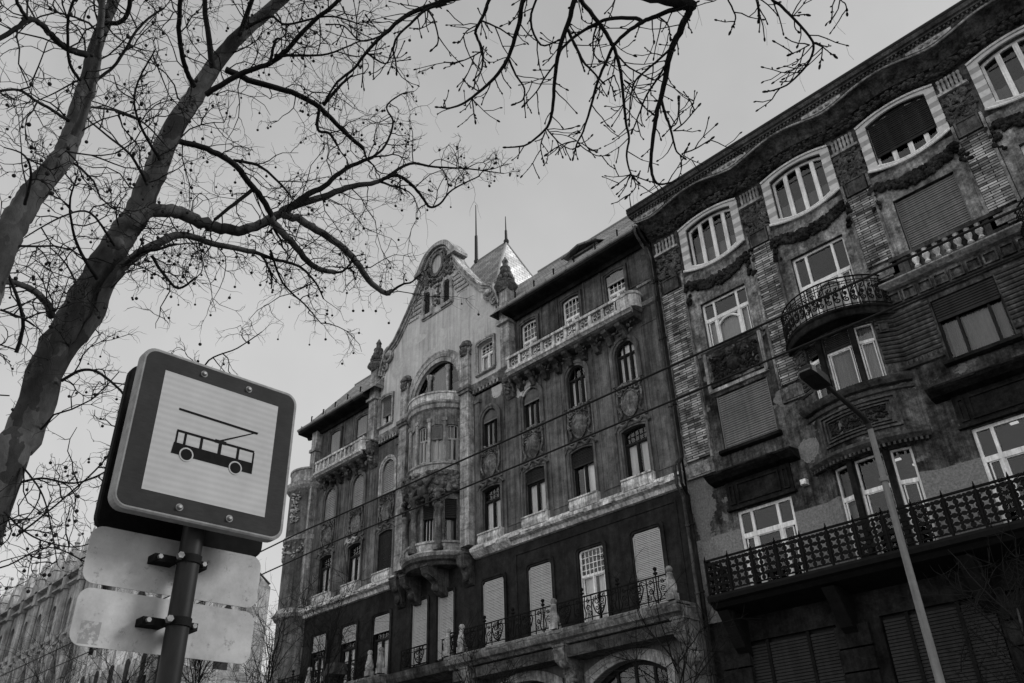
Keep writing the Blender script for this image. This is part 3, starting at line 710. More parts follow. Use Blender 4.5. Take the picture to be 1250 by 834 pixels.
m.box(GC + .95, GC + 1.45, -.4, .4, 24.62, 24.76); m.box(GC - 1.45, GC - .95, -.4, .4, 24.62, 24.76)
m.obj('gable_moulding', 'stone', mid)
m = MB(flat)                                               # oval cartouche and the carved field over the little windows
ov = [(GC + .36 * math.cos(i * math.pi / 12), 24.72 + .52 * math.sin(i * math.pi / 12)) for i in range(24)]
m.ring([(GC + (x - GC) * 1.35, 24.72 + (z - 24.72) * 1.3) for x, z in ov], ov, -.27, -.1)
keep = lambda x, z: ((x - GC) / .47) ** 2 + ((z - 24.72) / .66) ** 2 > 1 and abs(x - GC) < 1.05 - max(0, (z - 24.6)) * .4 - max(0, 24.1 - z) * -.4
leaves(m, GC - 1.3, GC + 1.3, 23.75, 25.4, -.15, 190, .095, keep, seed=5)
for sg in (-1, 1):
    spiral(m, GC + sg * .62, -.2, 25.1, .2, 1.3, 0, sg, .05); spiral(m, GC + sg * .72, -.2, 24.15, .24, 1.4, 1, -sg, .055)
    m.tube(smooth_path([(GC + sg * .55, -.2, 25.3), (GC + sg * .82, -.2, 24.75), (GC + sg * .6, -.22, 24.2), (GC + sg * .2, -.24, 23.95)], 4), .06, 6)
leaves(m, GC - .25, GC + .25, 22.5, 23.6, -.14, 34, .075, seed=8)
m.obj('cartouche', 'stone_carved', mid, 60)
m = MB(flat); m.add([(x, -.16 - .03 * (1 - abs(z - 24.72)), z) for x, z in ov], [tuple(range(24))]); m.obj('cartouche_medallion', 'gable_plaster', mid)
for x in (GC - .68, GC + .68):
    sh = ('arch', x, .44, 22.32, 23.5, 0)
    m = MB(flat); m.ring(outline(sh, .16), outline(sh, 0.0), -.22, -.1); m.ring(outline(sh, .2), outline(sh, .13), -.17, -.1); o = m.obj('window', 'stone', mid)
    m = MB(flat); z = 22.36
    while z < 23.42:
        h = half_at(sh, z + .05, .0); m.bracket([(-.125, z), (-.15, z), (-.128, z + .075), (-.122, z + .075)], x - h, x + h); z += .085
    m.obj('louvre', 'shutter_dark', o)
m = MB(flat)                                               # stepped plaster bands round the little windows
for sg in (-1, 1):
    for u0, u1, z0, z1 in ((.98, 1.5, 23.45, 23.55), (1.0, 1.62, 23.2, 23.3), (1.02, 1.75, 22.95, 23.05), (1.2, 1.95, 22.7, 22.8), (1.35, 2.1, 22.48, 22.56)):
        a_, b_ = sorted((GC + sg * u0, GC + sg * u1)); m.box(a_, b_, -.17, -.1, z0, z1)
    a_, b_ = sorted((GC + sg * .95, GC + sg * 1.02)); m.box(a_, b_, -.18, -.1, 22.2, 23.6)
m.run([(-.1, 22.05), (-.17, 22.07), (-.17, 22.14), (-.1, 22.16)], GC - 1.0, GC + 1.0)
m.obj('plaster_band', 'stone', mid)
m = MB(flat)                                               # scrolls where the rake meets the corner pillars
for sg in (-1, 1):
    spiral(m, GC + sg * 3.45, -.22, 21.35, .42, 1.5, math.pi / 2, -sg, .10, 26); spiral(m, GC + sg * 3.75, -.2, 20.85, .25, 1.3, math.pi / 2, sg, .07, 22)
    m.lathe(GC + sg * 3.42, -.2, [(.0, 21.2), (.16, 21.25), (.2, 21.38), (.12, 21.5), (0, 21.55)], 10)
m.obj('scroll', 'stone', mid, 60)
window(mid, flat, SAW, .24, -.12, frame='paint_white', fw=.06, tr=(.62,), tmul=(), mw=.06, grid=(4, 3), curtain=[(0, .45, 0, .6), (.6, 1, 0, .6)], arch=.14, amat='stone', sill=(.1, .08, .12))
window(mid, flat, SAL, .24, -.12, frame='paint_white', fw=.06, tr=(.62,), tmul=(), mw=.06, shut=.66, smat='shutter', slat=.07, arch=.14, amat='stone', sill=(.1, .08, .12))
o = window(mid, flat, SARC, .2, -.12, frame='paint_dark', fw=.05, tr=(), mul=(.27, .73), mw=.16, shut=0, curtain=[(.3, .7, 0, .9), (.06, .22, 0, .4), (.78, .9, 0, .4)], cmat='shutter_pale', arch=.46, amat='stone')
m = MB(flat); m.ring(outline(SARC, .5, 0)[2:], outline(SARC, .42, 0)[2:], -.22, -.1, closed=False); m.obj('arch_moulding', 'stone', o)
for u in (-.32, .32): m = MB(flat)
m = MB(flat)
for u in (-.62, .62): m.lathe(GC + u, .0, [(.13, 17.4), (.13, 17.75), (.09, 17.8), (.085, 18.9), (.13, 19.0), (.14, 19.15)], 10)
m.obj('column', 'stone', o)
# pillars with finials
m = MB(flat); pier(m, -22.5, 0, 10.95, 19.2, .5, .3); pier(m, -26.5, 0, 10.95, 19.2, .5, .3); m.obj('pilaster', 'stone', mid)
m = MB(flat)
for x in (-22.5, -26.5):
    m.box(x - .34, x + .34, -.42, .02, 17.3, 17.46); m.box(x - .31, x + .31, -.37, .02, 17.18, 17.3)
    m.lathe(x, -.12, [(.25, 18.9), (.3, 18.95), (.26, 19.0), (.25, 19.3), (.32, 19.34), (.34, 19.42), (.28, 19.47), (.24, 19.6), (.1, 19.7), (0, 19.72)], 10)
    for a in range(10): m.ball((x + .27 * math.sin(R(a * 36)), -.12 - .27 * math.cos(R(a * 36)), 19.16), (.06, .06, .15), 1)
m.obj('finial', 'stone_carved', mid)
for x in (-20.05, -28.85):
    m = MB(flat); pier(m, x, 0, 17.2, 21.1, .5, .34); m.box(x - .34, x + .34, -.46, .05, 19.3, 19.42); m.obj('pilaster', 'stone', mid)
    m = MB(flat); console(m, x, 0, 17.2, 1.1, .46, .46); leaves(m, x - .25, x + .25, 16.3, 17.1, -.3, 20, .09, seed=3); m.obj('console', 'stone_carved', mid, 60)
    m = MB(flat)
    m.lathe(x, -.15, [(.3, 20.9), (.33, 21.0), (.48, 21.1), (.5, 21.2), (.42, 21.26), (.36, 21.3)], 8, smooth=False); finial(m, x, -.15, 21.26, 1.42, .33)
    m.obj('finial', 'stone_carved', mid, 50)
m = MB(flat)                                               # flat strip panels beside the oriel
for x in (-21.98, -26.98): m.box(x - .13, x + .13, -.08, .02, 10.95, 16.6); m.box(x - .18, x + .18, -.12, .02, 16.6, 16.75)
m.obj('pilaster', 'stucco_mid', mid)
m = MB(flat)
for x in (-20.18, -17.94, -15.7, -13.5, -28.87, -31.1, -33.3):
    m.ring([(x - .36, 11.2), (x + .36, 11.2), (x + .36, 16.4), (x - .36, 16.4)], [(x - .33, 11.23), (x + .33, 11.23), (x + .33, 16.37), (x - .33, 16.37)], -.025, .01)
m.obj('plaster_band', 'stucco_mid', mid)

# the round oriel
ORR = 1.458; OF = bow(GC, ORR, FY + .41); AE = 74
def arc(a): return R(a) * ORR
xb = [arc(a) for a in range(-72, 73, 8)]
OB = [('seg', arc(a), .5, 14.5, 16.08, .05) for a in (-61, -36.5, -12, 12, 36.5, 61)]
OCs = [('rect', arc(a), .52, 11.35, 13.0, 0) for a in (-60, -21, 21, 60)]
m = MB(OF); wall(m, arc(-AE), arc(AE), 14.0, 17.0, [(h,) for h in OB], 0, .2, xb); wall(m, arc(-AE), arc(AE), 10.9, 13.3, [(h,) for h in OCs], 0.12, .2, xb)
o_or = m.obj('oriel', 'stone_low', mid)
m = MB(OF)
for a in (-72, -48.7, -24.2, 0, 24.2, 48.7, 72): m.box(arc(a) - .055, arc(a) + .055, -.07, .02, 14.45, 16.25); m.box(arc(a) - .08, arc(a) + .08, -.1, .02, 16.2, 16.34)
m.obj('pilaster', 'stone', o_or)
for h in OB: window(mid, OF, h, .14, frame='blind', fw=.04, tr=(.62,), mul=(.5,), tmul=(.33, .66), mw=.035, curtain=[(0, 1, 0, 1)] if h[1] > arc(45) else [(0, 1, 0, .6)], cmat='shutter' if h[1] > arc(45) else 'curtain', shut=.42 if abs(h[1] - arc(36.5)) < .01 else 0, smat='shutter')
for h in OCs: window(mid, OF, h, .16, .12, frame='paint_dark', fw=.04, tr=(.55,), mul=() if h[1] > arc(45) else (.4, .7), tmul=(), mw=.045, shut=.46, smat='shutter_dark', slat=.07, curtain=[(.0, 1, 0, .54)], cmat='blind' if h[1] > arc(45) else 'curtain')
def orun(m, poly): m.run(poly, arc(-AE), arc(AE), 22)
m = MB(OF)
orun(m, [(0, 13.95), (-.12, 14.0), (-.16, 14.08), (-.06, 14.15), (-.04, 14.34), (-.1, 14.38), (-.1, 14.44), (0, 14.48)]); orun(m, [(0, 16.75), (-.1, 16.8), (-.12, 16.95), (-.18, 17.0), (-.2, 17.08), (0, 17.1)])
orun(m, [(.1, 10.7), (-.14, 10.72), (-.22, 10.86), (-.1, 10.95), (-.02, 11.0), (-.05, 11.22), (-.1, 11.24), (-.1, 11.32), (.1, 11.34)])
m.obj('cornice', 'stone', o_or)
m = MB(OF); orun(m, [(.02, 17.1), (-.1, 17.1), (-.12, 17.42), (-.16, 17.43), (-.16, 17.5), (.02, 17.5)])
for a in range(-70, 71, 20): m.box(arc(a) - .05, arc(a) + .05, -.13, -.1, 17.12, 17.3)
m.obj('parapet', 'stone_pale', o_or)
m = MB(OF); orun(m, [(.08, 13.3), (-.02, 13.25), (-.18, 13.45), (-.28, 13.75), (-.2, 14.0), (.05, 14.1)])
q = random.Random(4)
for _ in range(230):
    a = q.uniform(-73, 73); z = q.uniform(13.25, 14.0); s = q.uniform(.05, .11); m.ball((arc(a), -.12 - (z - 13.2) * .2, z), (s, s * .7, s * .9), 1)
m.obj('carved_band', 'stone_carved', o_or, 60)
for a in (-41, 0, 41):                                      # carved columns that carry the bay, one with a crouching figure
    m = MB(OF); c = arc(a)
    m.lathe(c, -.06, [(.19, 10.95), (.19, 11.1), (.14, 11.15), (.125, 12.5), (.17, 12.56), (.18, 12.66), (.14, 12.72)], 12)
    m.ball((c, -.2, 13.0), (.12, .13, .16), 2); m.ball((c, -.14, 13.22), (.2, .14, .12), 2)
    for sg in (-1, 1): spiral(m, c + sg * .14, -.2, 12.85, .09, 1.3, 0, sg, .03, 12)
    leaves(m, c - .22, c + .22, 12.6, 13.35, -.12, 34, .06, seed=a + 60)
    m.obj('carved_column', 'stone_carved', o_or, 60)
m = MB(OF); c = arc(19)
m.ball((c, -.22, 13.25), (.2, .15, .26), 2); m.ball((c - .02, -.36, 13.55), (.1, .11, .13), 2)
m.tube(smooth_path([(c - .16, -.25, 13.4), (c - .3, -.32, 13.2), (c - .38, -.3, 12.95)], 4), .06, 7); m.tube(smooth_path([(c + .16, -.25, 13.4), (c + .28, -.34, 13.55), (c + .34, -.3, 13.8)], 4), .06, 7)
m.tube(smooth_path([(c - .1, -.22, 13.05), (c - .25, -.34, 12.95), (c - .3, -.28, 12.65)], 4), .075, 7); m.tube(smooth_path([(c + .1, -.22, 13.05), (c + .22, -.3, 12.9), (c + .2, -.26, 12.6)], 4), .075, 7)
leaves(m, c - .42, c + .36, 12.9, 13.9, -.1, 60, .08, seed=77); m.obj('carved_figure', 'stone_dark', o_or, 60)
m = MB(); cx_, cy_ = GC, FY + .41
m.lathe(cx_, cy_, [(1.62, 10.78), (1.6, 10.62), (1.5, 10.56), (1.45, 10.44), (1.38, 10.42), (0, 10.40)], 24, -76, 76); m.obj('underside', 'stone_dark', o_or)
for u in (-1.0, .55):
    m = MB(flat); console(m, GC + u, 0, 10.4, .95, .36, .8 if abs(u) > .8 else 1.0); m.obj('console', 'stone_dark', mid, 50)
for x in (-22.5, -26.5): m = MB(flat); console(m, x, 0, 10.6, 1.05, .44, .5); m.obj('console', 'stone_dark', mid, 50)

# eaves, roofs
def eave(m, a, b, d0=-.72):
    m.bracket([(.02, 19.4), (-.12, 19.35), (-.2, 19.47), (d0 + .1, 19.5), (d0, 19.54), (d0 - .03, 19.66), (d0 + .05, 19.76), (.02, 19.82)], a, b)
    x = a + .25
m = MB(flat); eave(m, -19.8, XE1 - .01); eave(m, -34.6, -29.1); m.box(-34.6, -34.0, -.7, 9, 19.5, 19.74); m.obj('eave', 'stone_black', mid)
m = MB(flat)
for a, b in ((-19.8, XE1 - .01), (-34.6, -29.1)):
    m.tube([(a, -.74, 19.70), (b, -.74, 19.70)], .075, 8)
    x = a + .4
    while x < b: m.box(x - .03, x + .03, -.84, -.66, 19.62, 19.64); m.box(x, x + .03, -.835, -.66, 19.64, 19.79); x += 1.05
m.obj('gutter', 'zinc', mid)
m = MB()
RY0, RZ0, RY1, RZ1 = FY - .66, 19.77, FY + 2.35, 23.32
for a, b in ((-34.5, -28.3), (-20.55, XE1)):
    m.add([(a, RY0, RZ0), (b, RY0, RZ0), (b, RY1, RZ1), (a, RY1, RZ1), (a, FY + 12, RZ1 + .6), (b, FY + 12, RZ1 + .6), (a, FY + 12, 19.9), (b, FY + 12, 19.9)], [(0, 1, 2, 3), (3, 2, 5, 4), (4, 5, 7, 6), (0, 3, 4, 6), (1, 7, 5, 2)])
m.add([(-28.3, FY + .35, 20.9), (-20.55, FY + .35, 20.9), (-20.55, RY1, RZ1), (-28.3, RY1, RZ1), (-28.3, FY + 12, RZ1 + .6), (-20.55, FY + 12, RZ1 + .6)], [(0, 1, 2, 3), (3, 2, 5, 4)])
rf = m.obj('roof', 'slate', mid)
m = MB(); m.tube([(-20.5, RY1, RZ1 + .02), (XE1, RY1, RZ1 + .02)], .07, 6); m.tube([(-34.5, RY1, RZ1 + .02), (-28.3, RY1, RZ1 + .02)], .07, 6); m.obj('ridge_cap', 'zinc', rf)
m = MB()
for x in [-19.3 + 1.05 * i for i in range(6)] + [-34.0 + 1.05 * i for i in range(5)]:
    m.beam((x, FY - .4, 20.0), (x, FY - .4, 20.4), .035, .05); m.beam((x, FY - .42, 20.4), (x, FY - .34, 20.4), .03, .03)
m.obj('snow_guard', 'iron', rf)
m = MB()                                                   # eyebrow dormer
for x0, x1, z0, z1 in ((-17.2, -15.5, 20.75, 21.16),):
    yf = FY + .4
    m.add([(x0, yf - .2, z1), ((x0 + x1) / 2, yf - .25, z1 + .16), (x1, yf - .2, z1), (x1 + .4, yf + 1.6, z1 + .6), ((x0 + x1) / 2, yf + 1.8, z1 + .75), (x0 - .4, yf + 1.6, z1 + .6)], [(0, 1, 4, 5), (1, 2, 3, 4)])
    m.box(x0 + .12, x1 - .12, yf, yf + 1.2, z0, z1 + .05)
    m.tube([(x0 - .05, yf - .22, z1), ((x0 + x1) / 2, yf - .27, z1 + .16), (x1 + .05, yf - .22, z1)], .045, 5, False)
dm = m.obj('dormer', 'slate', rf)
m = MB(); m.box(-16.9, -15.8, FY + .385, FY + .41, 20.8, 21.12); m.obj('pane', 'paint_dark', dm)
# the hipped tower roof behind the gable with its two lightning rods
m = MB(); ty = 23.4
e0, e1 = -25.75, -23.5; zr = 27.28
def prof_hip(t): return t ** 1.35
Bx0, Bx1, By0, By1, Bz = -27.4, -21.75, 21.1, 25.7, 23.0
n = 8; rows = []
for i in range(n + 1):
    t = i / n; h = Bz + (zr - Bz) * t; k = 1 - t ** .8
    rows.append([(e0 + (Bx0 - e0) * k, ty + (By0 - ty) * (1 - t), h), (e1 + (Bx1 - e1) * k, ty + (By0 - ty) * (1 - t), h), (e1 + (Bx1 - e1) * k, ty + (By1 - ty) * (1 - t), h), (e0 + (Bx0 - e0) * k, ty + (By1 - ty) * (1 - t), h)])
vs = [v for r_ in rows for v in r_]
m.add(vs, [(4 * i + 0, 4 * i + 1, 4 * i + 5, 4 * i + 4) for i in range(n)] + [(4 * i + 2, 4 * i + 3, 4 * i + 7, 4 * i + 6) for i in range(n)])
m.box(Bx0, Bx1, By0, By1, 20.5, Bz - .02)
tw = m.obj('tower_roof', 'slate', mid)
m = MB(); m.add(vs, [(4 * i + 1, 4 * i + 2, 4 * i + 6, 4 * i + 5) for i in range(n)] + [(4 * i + 3, 4 * i + 0, 4 * i + 4, 4 * i + 7) for i in range(n)]); m.obj('hip_end', 'slate_lit', tw)
m = MB(); m.tube([rows[i][1] for i in range(n + 1)], .06, 6); m.tube([rows[i][0] for i in range(n + 1)], .06, 6); m.tube([(e0, ty, zr), (e1, ty, zr)], .07, 6); m.tube([rows[i][2] for i in range(n + 1)], .05, 6); m.obj('ridge_cap', 'zinc', tw)
for x, l, th in ((e0 + .03, 3.8, .10), (e1, 1.65, .08)):
    m = MB(); m.tube([(x, ty, zr - .1), (x, ty, zr + l * .45), (x, ty, zr + l * .46), (x, ty, zr + l)], [th, th * .8, th * .45, th * .25], 7); m.lathe(x, ty, [(.12, zr - .05), (.14, zr + .1), (.06, zr + .25), (.05, zr + .3)], 8); m.obj('lightning_rod', 'lamp_body', tw)

# upper stone balconies
def upper_balcony(a, b, seed):
    m = MB(flat)
    m.bracket([(0, 16.55), (-.42, 16.6), (-.5, 16.66), (-.56, 16.78), (-.62, 16.82), (-.62, 16.9), (0, 16.9)], a, b)
    x = a + .3
    while x < b - .2:
        m.bracket([(0, 16.1), (-.15, 16.14), (-.3, 16.4), (-.48, 16.5), (-.5, 16.6), (0, 16.6)], x - .1, x + .1); x += .62
    o = m.obj('balcony', 'stone_dark', mid)
    m = MB(flat); m.run([(-.5, 16.7), (-.60, 16.80), (-.66, 16.83), (-.66, 16.92), (-.5, 16.92)], a - .03, b + .03); m.obj('moulding', 'stone_pale', o)
    m = MB(flat); D0, D1 = -.6, -.44
    m.box(a, b, D0 - .03, D1 + .03, 17.38, 17.48); m.box(a, b, D0, D1, 16.9, 17.0)
    nn = 9; wv = (b - a - .7) / nn
    for i in range(nn + 1): x = a + .1 + wv * i; m.box(x - .05, x + .05, D0, D1, 17.0, 17.38)
    for i in range(nn):
        x = a + .1 + wv * (i + .5); c = wv * .5 - .1
        m.box(x - c * .9, x + c * .9, D0 + .05, D1 - .04, 17.17, 17.22); m.box(x - c * .12, x + c * .12, D0 + .05, D1 - .04, 17.02, 17.36)
        for sg in (-1, 1): m.tube(smooth_path([(x + sg * c * .3, -.52, 17.06), (x + sg * c * .85, -.52, 17.08), (x + sg * c * .9, -.52, 17.3), (x + sg * c * .35, -.52, 17.33)], 3), .028, 5)
    m.box(b - .6, b, D0, D1, 17.0, 17.38)
    m.box(b - .14, b, D1, 0, 16.9, 17.48); m.box(a, a + .14, D1, 0, 16.9, 17.48)
    m.lathe(b - .1, -.3, [(.32, 16.9), (.32, 17.38), (.36, 17.39), (.36, 17.49)], 12, 0, 180)
    m.obj('balustrade', 'stone_pale', o)
    m = MB(flat); leaves(m, a + .1, b - .1, 16.25, 16.6, -.25, 60, .07, seed=seed); m.obj('carving', 'stone_dark', o, 60)
upper_balcony(-19.72, -13.75, 1); upper_balcony(-32.9, -29.15, 2)

# lower iron balcony
def iron_bay(m, a, b, d, z0, z1):
    m.box(a, b, d - .02, d + .02, z1 - .035, z1); m.box(a, b, d - .015, d + .015, z0 + .08, z0 + .105); m.box(a, b, d - .012, d + .012, z1 - .17, z1 - .15)
    n = max(1, round((b - a) / .72)); s = (b - a) / n
    for i in range(n):
        c = a + s * (i + .5); h = z1 - z0
        if i % 2 == 0:                                      # heart-shaped basket of scrolls
            for sg in (-1, 1):
                m.tube(smooth_path([(c, d - .02, z0 + .1), (c + sg * s * .2, d - .06, z0 + h * .25), (c + sg * s * .36, d - .05, z0 + h * .6), (c + sg * s * .3, d - .02, z1 - .18)], 4), .02, 5)
                for (u, t, r, tr_) in ((.16, .68, .1, 1.4), (.15, .42, .09, 1.3), (.05, .85, .06, 1.2), (.26, .82, .06, 1.1), (.07, .24, .06, 1.2)): spiral(m, c + sg * s * u, d - .035, z0 + h * t, r, tr_, 1.0, sg, .019, 12)
            m.tube([(c, d - .03, z0 + .05), (c, d - .03, z1 - .1)], .014, 5)
        else:                                               # lyre post with a knob
            for sg in (-1, 1): m.tube(smooth_path([(c + sg * .05, d, z0 + .05), (c + sg * .13, d - .02, z0 + h * .3), (c + sg * .07, d - .02, z0 + h * .6), (c + sg * .1, d, z1)], 3), .018, 5)
            m.tube([(c, d, z0), (c, d, z1 + .16)], .022, 6); m.ball((c, d, z1 + .2), .06, 1); m.ball((c, d, z1 + .08), (.08, .05, .04), 1)
            for sg in (-1, 1): spiral(m, c + sg * .2, d, z0 + h * .5, .09, 1.3, 0, sg, .018, 12); spiral(m, c + sg * .2, d, z0 + h * .8, .07, 1.3, 0, -sg, .018, 12); spiral(m, c + sg * .26, d, z0 + h * .27, .08, 1.3, 2, -sg, .018, 12)
        m.box(a + s * i - .012, a + s * i + .012, d - .012, d + .012, z0, z1)
BD = -.95
m = MB(flat); poly = [(0, 6.6), (-.8, 6.66), (-.88, 6.74), (-1.0, 6.78), (-1.06, 6.9), (-1.06, 7.02), (-1.0, 7.06), (0, 7.08)]
m.bracket(poly, -22.7, -13.12); m.bracket(poly, -33.9, -26.3); drip(m, -22.7, -13.12, 0, 7.0, 1.06, 21, .07); drip(m, -33.9, -26.3, 0, 7.0, 1.06, 22, .07)
bo = m.obj('balcony', 'stone_low', mid)
m = MB(flat); m.run([(0, 6.6), (-.7, 6.7), (-.78, 6.85), (-.8, 7.02), (0, 7.05)], -26.3, -22.7, 1); m.obj('balcony', 'stone_dark', mid)
m = MB(flat); m.box(-22.6, -13.3, -.75, 0, 6.28, 6.6); m.box(-33.8, -26.4, -.75, 0, 6.28, 6.6); m.obj('beam', 'stone_dark', bo)
PX_ = [-13.3, -17.65, -21.9, -22.62, -26.4, -27.1, -31.2, -33.75]
for x in PX_:
    m = MB(flat); m.box(x - .13, x + .13, BD - .13, BD + .13, 7.08, 7.26)
    m.lathe(x, BD, [(.13, 7.26), (.15, 7.3), (.16, 7.42), (.13, 7.58), (.09, 7.74), (.10, 7.78), (.07, 7.82), (.10, 7.87), (.10, 7.93), (.06, 7.99), (0, 8.0)], 10); m.obj('balcony_post', 'stone', bo)
    if x in (-13.3, -17.65, -21.9, -27.1, -31.2, -33.75):
        m = MB(flat); console(m, x, 0, 6.6, 1.3, .42, .85); leaves(m, x - .2, x + .2, 5.4, 6.1, -.4, 26, .09, seed=int(-x)); m.obj('console', 'stone_low', bo, 50)
for a, b in ((-17.52, -13.43), (-21.77, -17.78), (-22.5, -22.02), (-31.07, -27.23), (-33.62, -31.33)):
    m = MB(flat); iron_bay(m, a, b, BD, 7.08, 7.82); m.obj('railing', 'iron', bo)
for x in (-24.65, -23.1, -25.4):
    m = MB(flat); iron_bay(m, x - .1, x + .6, -.72, 7.05, 7.75); m.obj('railing', 'iron', bo)
m = MB(flat); m.box(-29.4, -28.6, -1.5, -.9, 7.35, 7.75); m.obj('planter_box', 'stone_dark', bo)

# ground floor arches
for h in GH[:4]:
    o = window(mid, flat, h, .35, frame='paint_dark', fw=.12, tr=(.62,), mul=(.25, .5, .75), mw=.1, curtain=[(.25, .72, .3, .96)], cmat='shutter', arch=.28, amat='stone', lamp=True)
m = MB(flat); h = GH[4]; m.ring(outline(h), outline((h[0], h[1], h[2] - .2, h[3], h[4] - .15, h[5])), .25, .4); m.box(h[1] - 1.1, h[1] + 1.1, .34, .4, .05, 3.4)
for u in (-.55, .55): m.box(h[1] + u - .4, h[1] + u + .4, .3, .345, .3, 1.5); m.box(h[1] + u - .4, h[1] + u + .4, .3, .345, 1.7, 3.2)
do = m.obj('door', 'paint_dark', mid); m = MB(flat); m.ball((h[1] + .1, .27, 1.1), .04, 1); m.tube([(h[1] + .1, .27, .95), (h[1] + .1, .27, 1.25)], .015, 6); m.obj('handle', 'bolt_steel', do)
# corner turret at the far end
TX, TYc, TR = -34.55, FY + .45, 1.12; TF = bow(TX, TR, TYc)
ta = lambda a: R(a) * TR
TB = [('rect', ta(-38), .5, 14.4, 16.1, 0), ('rect', ta(-38), .5, 11.2, 12.9, 0)]
m = MB(TF); wall(m, ta(-170), ta(80), 6.5, 16.9, [(h,) for h in TB], 0, .2, [ta(a) for a in range(-170, 81, 12)])
tr_o = m.obj('turret', 'stucco_mid', mid)
m = MB(TF)
for pl in ([(0, 10.5), (-.12, 10.55), (-.2, 10.7), (-.05, 10.95), (0, 10.95)], [(0, 16.5), (-.08, 16.55), (-.2, 16.7), (-.24, 16.85), (-.02, 16.95), (.1, 16.95)], [(.05, 16.95), (-.04, 16.95), (-.04, 17.5), (-.09, 17.53), (-.09, 17.62), (.1, 17.62)], [(0, 14.0), (-.08, 14.05), (-.1, 14.25), (0, 14.3)], [(0, 6.5), (-.2, 6.6), (-.2, 6.95), (0, 7.0)]):
    m.run(pl, ta(-170), ta(80), 22)
m.obj('cornice', 'stone', tr_o)
m = MB(TF); leaves(m, ta(2), ta(26), 14.9, 16.4, -.02, 60, .07, seed=9); leaves(m, ta(-60), ta(60), 13.2, 13.9, -.02, 60, .07, seed=10); m.obj('carving', 'stone', tr_o, 60)
for h in TB: window(mid, TF, h, .16, frame='paint_dark', fw=.05, tr=(.66,), shut=.96 if h[3] > 14 else 0, smat='shutter', curtain=[(0, 1, 0, .7)])
m = MB(flat); pier(m, -33.72, 0, 10.95, 19.5, .42, .3); m.box(-34.0, -33.44, -.4, .02, 16.8, 17.0); m.box(-33.98, -33.46, -.38, .02, 18.4, 18.55); m.obj('pilaster', 'stone', mid)
# rainwater pipes on the party line
for x, y, r, mt in ((-13.03, FY - .15, .05, 'stone_dark'), (-12.86, FY - .16, .045, 'stone_black')):
    m = MB()
    m.tube(smooth_path([(x + .06, FY - .8, 19.72), (x, FY - .75, 19.45), (x, FY - .3, 18.95), (x, y, 18.6)], 4) + [(x, y, z) for z in (15, 11.3)] + [(x, y - .24, 11.0), (x, y - .24, 10.4), (x, y, 10.1), (x, y, 0)], r, 8)
    for z in (17.6, 15.4, 13.0, 9.2, 7.3, 5.2, 3.0): m.lathe(x, y, [(r, z), (r + .025, z + .005), (r + .025, z + .06), (r, z + .065)], 10)
    m.obj('drainpipe', mt, mid)

# ------------------------------------------------------------------ the dark building on the right
rb = thing('apartment_building', 'dark sooty apartment building with striped window surrounds, garlands and bow balconies under wavy eaves', 'building', (-4.5, FY + .01, 0))
RX0, RX1 = -12.95, 5.2
CC = [-10.66, -7.47, -4.32, -1.15, 2.0]
ST = lambda x: ('lens', x, 1.72, 17.34, 19.22, .165)
def SR(i): return ('rect', CC[i], 1.62, 13.25 if i in (1, 3) else (14.56 if i == 2 else 14.36), 16.25 if i == 2 else 16.05, 0)
def SQ(i): return ('rect', CC[i], 1.72 if i in (0, 4) else 1.52, 11.06 if i in (0, 4) else 11.24, 12.8 if i in (0, 4) else 12.96, 0)
def SP(i): return ('rect', CC[i], 1.66, 7.05, 9.24 if i in (0, 4) else 9.46, 0)
def SS(i): return ('rect', CC[i] + (.4 if i in (1, 3) else 0), 2.5, 3.2, 5.86, 0)
BAY = (1, 3); NB = (0, 2, 4)
hol = [(ST(x), .2) for x in CC] + [(SR(i), .3) for i in range(5)] + [(SQ(i), .28) for i in NB] + [(SP(i), .28) for i in NB] + [(('rect', CC[i], 2.2, 7.0, 13.0, 0),) for i in BAY]
m = MB(flat); wall(m, RX0, RX1, 6.5, 19.6, hol, 0, .28); m.obj('wall', 'stucco_right', rb)
m = MB(flat); wall(m, RX0, RX1, -.1, 6.5, [(SS(i), .3) for i in range(5)], 0, .3)
for x in (-12.2, -9.0, -5.3, -2.6, .6, 3.7):
    for k in range(10): m.box(x - .42, x + .42, -.12, .02, .6 + k * .52, 1.08 + k * .52)
m.obj('wall', 'stone_black', rb)
m = MB()
m.box(RX0 + .001, RX0 + .3, FY + .002, FY + 11.7, -.1, 19.7); m.box(RX1 - .3, RX1 - .001, FY + .002, FY + 11.7, -.1, 19.7); m.box(RX0 + .3, RX1 - .3, FY + 5.2, FY + 5.5, -.1, 19.7); m.obj('wall', 'stone_black', rb)
m = MB()
for z in (6.4, 10.3, 13.05, 16.9, 19.6): m.box(RX0 + .31, RX1 - .31, FY + .32, FY + 5.19, z, z + .15)
m.obj('floor', 'room', rb)

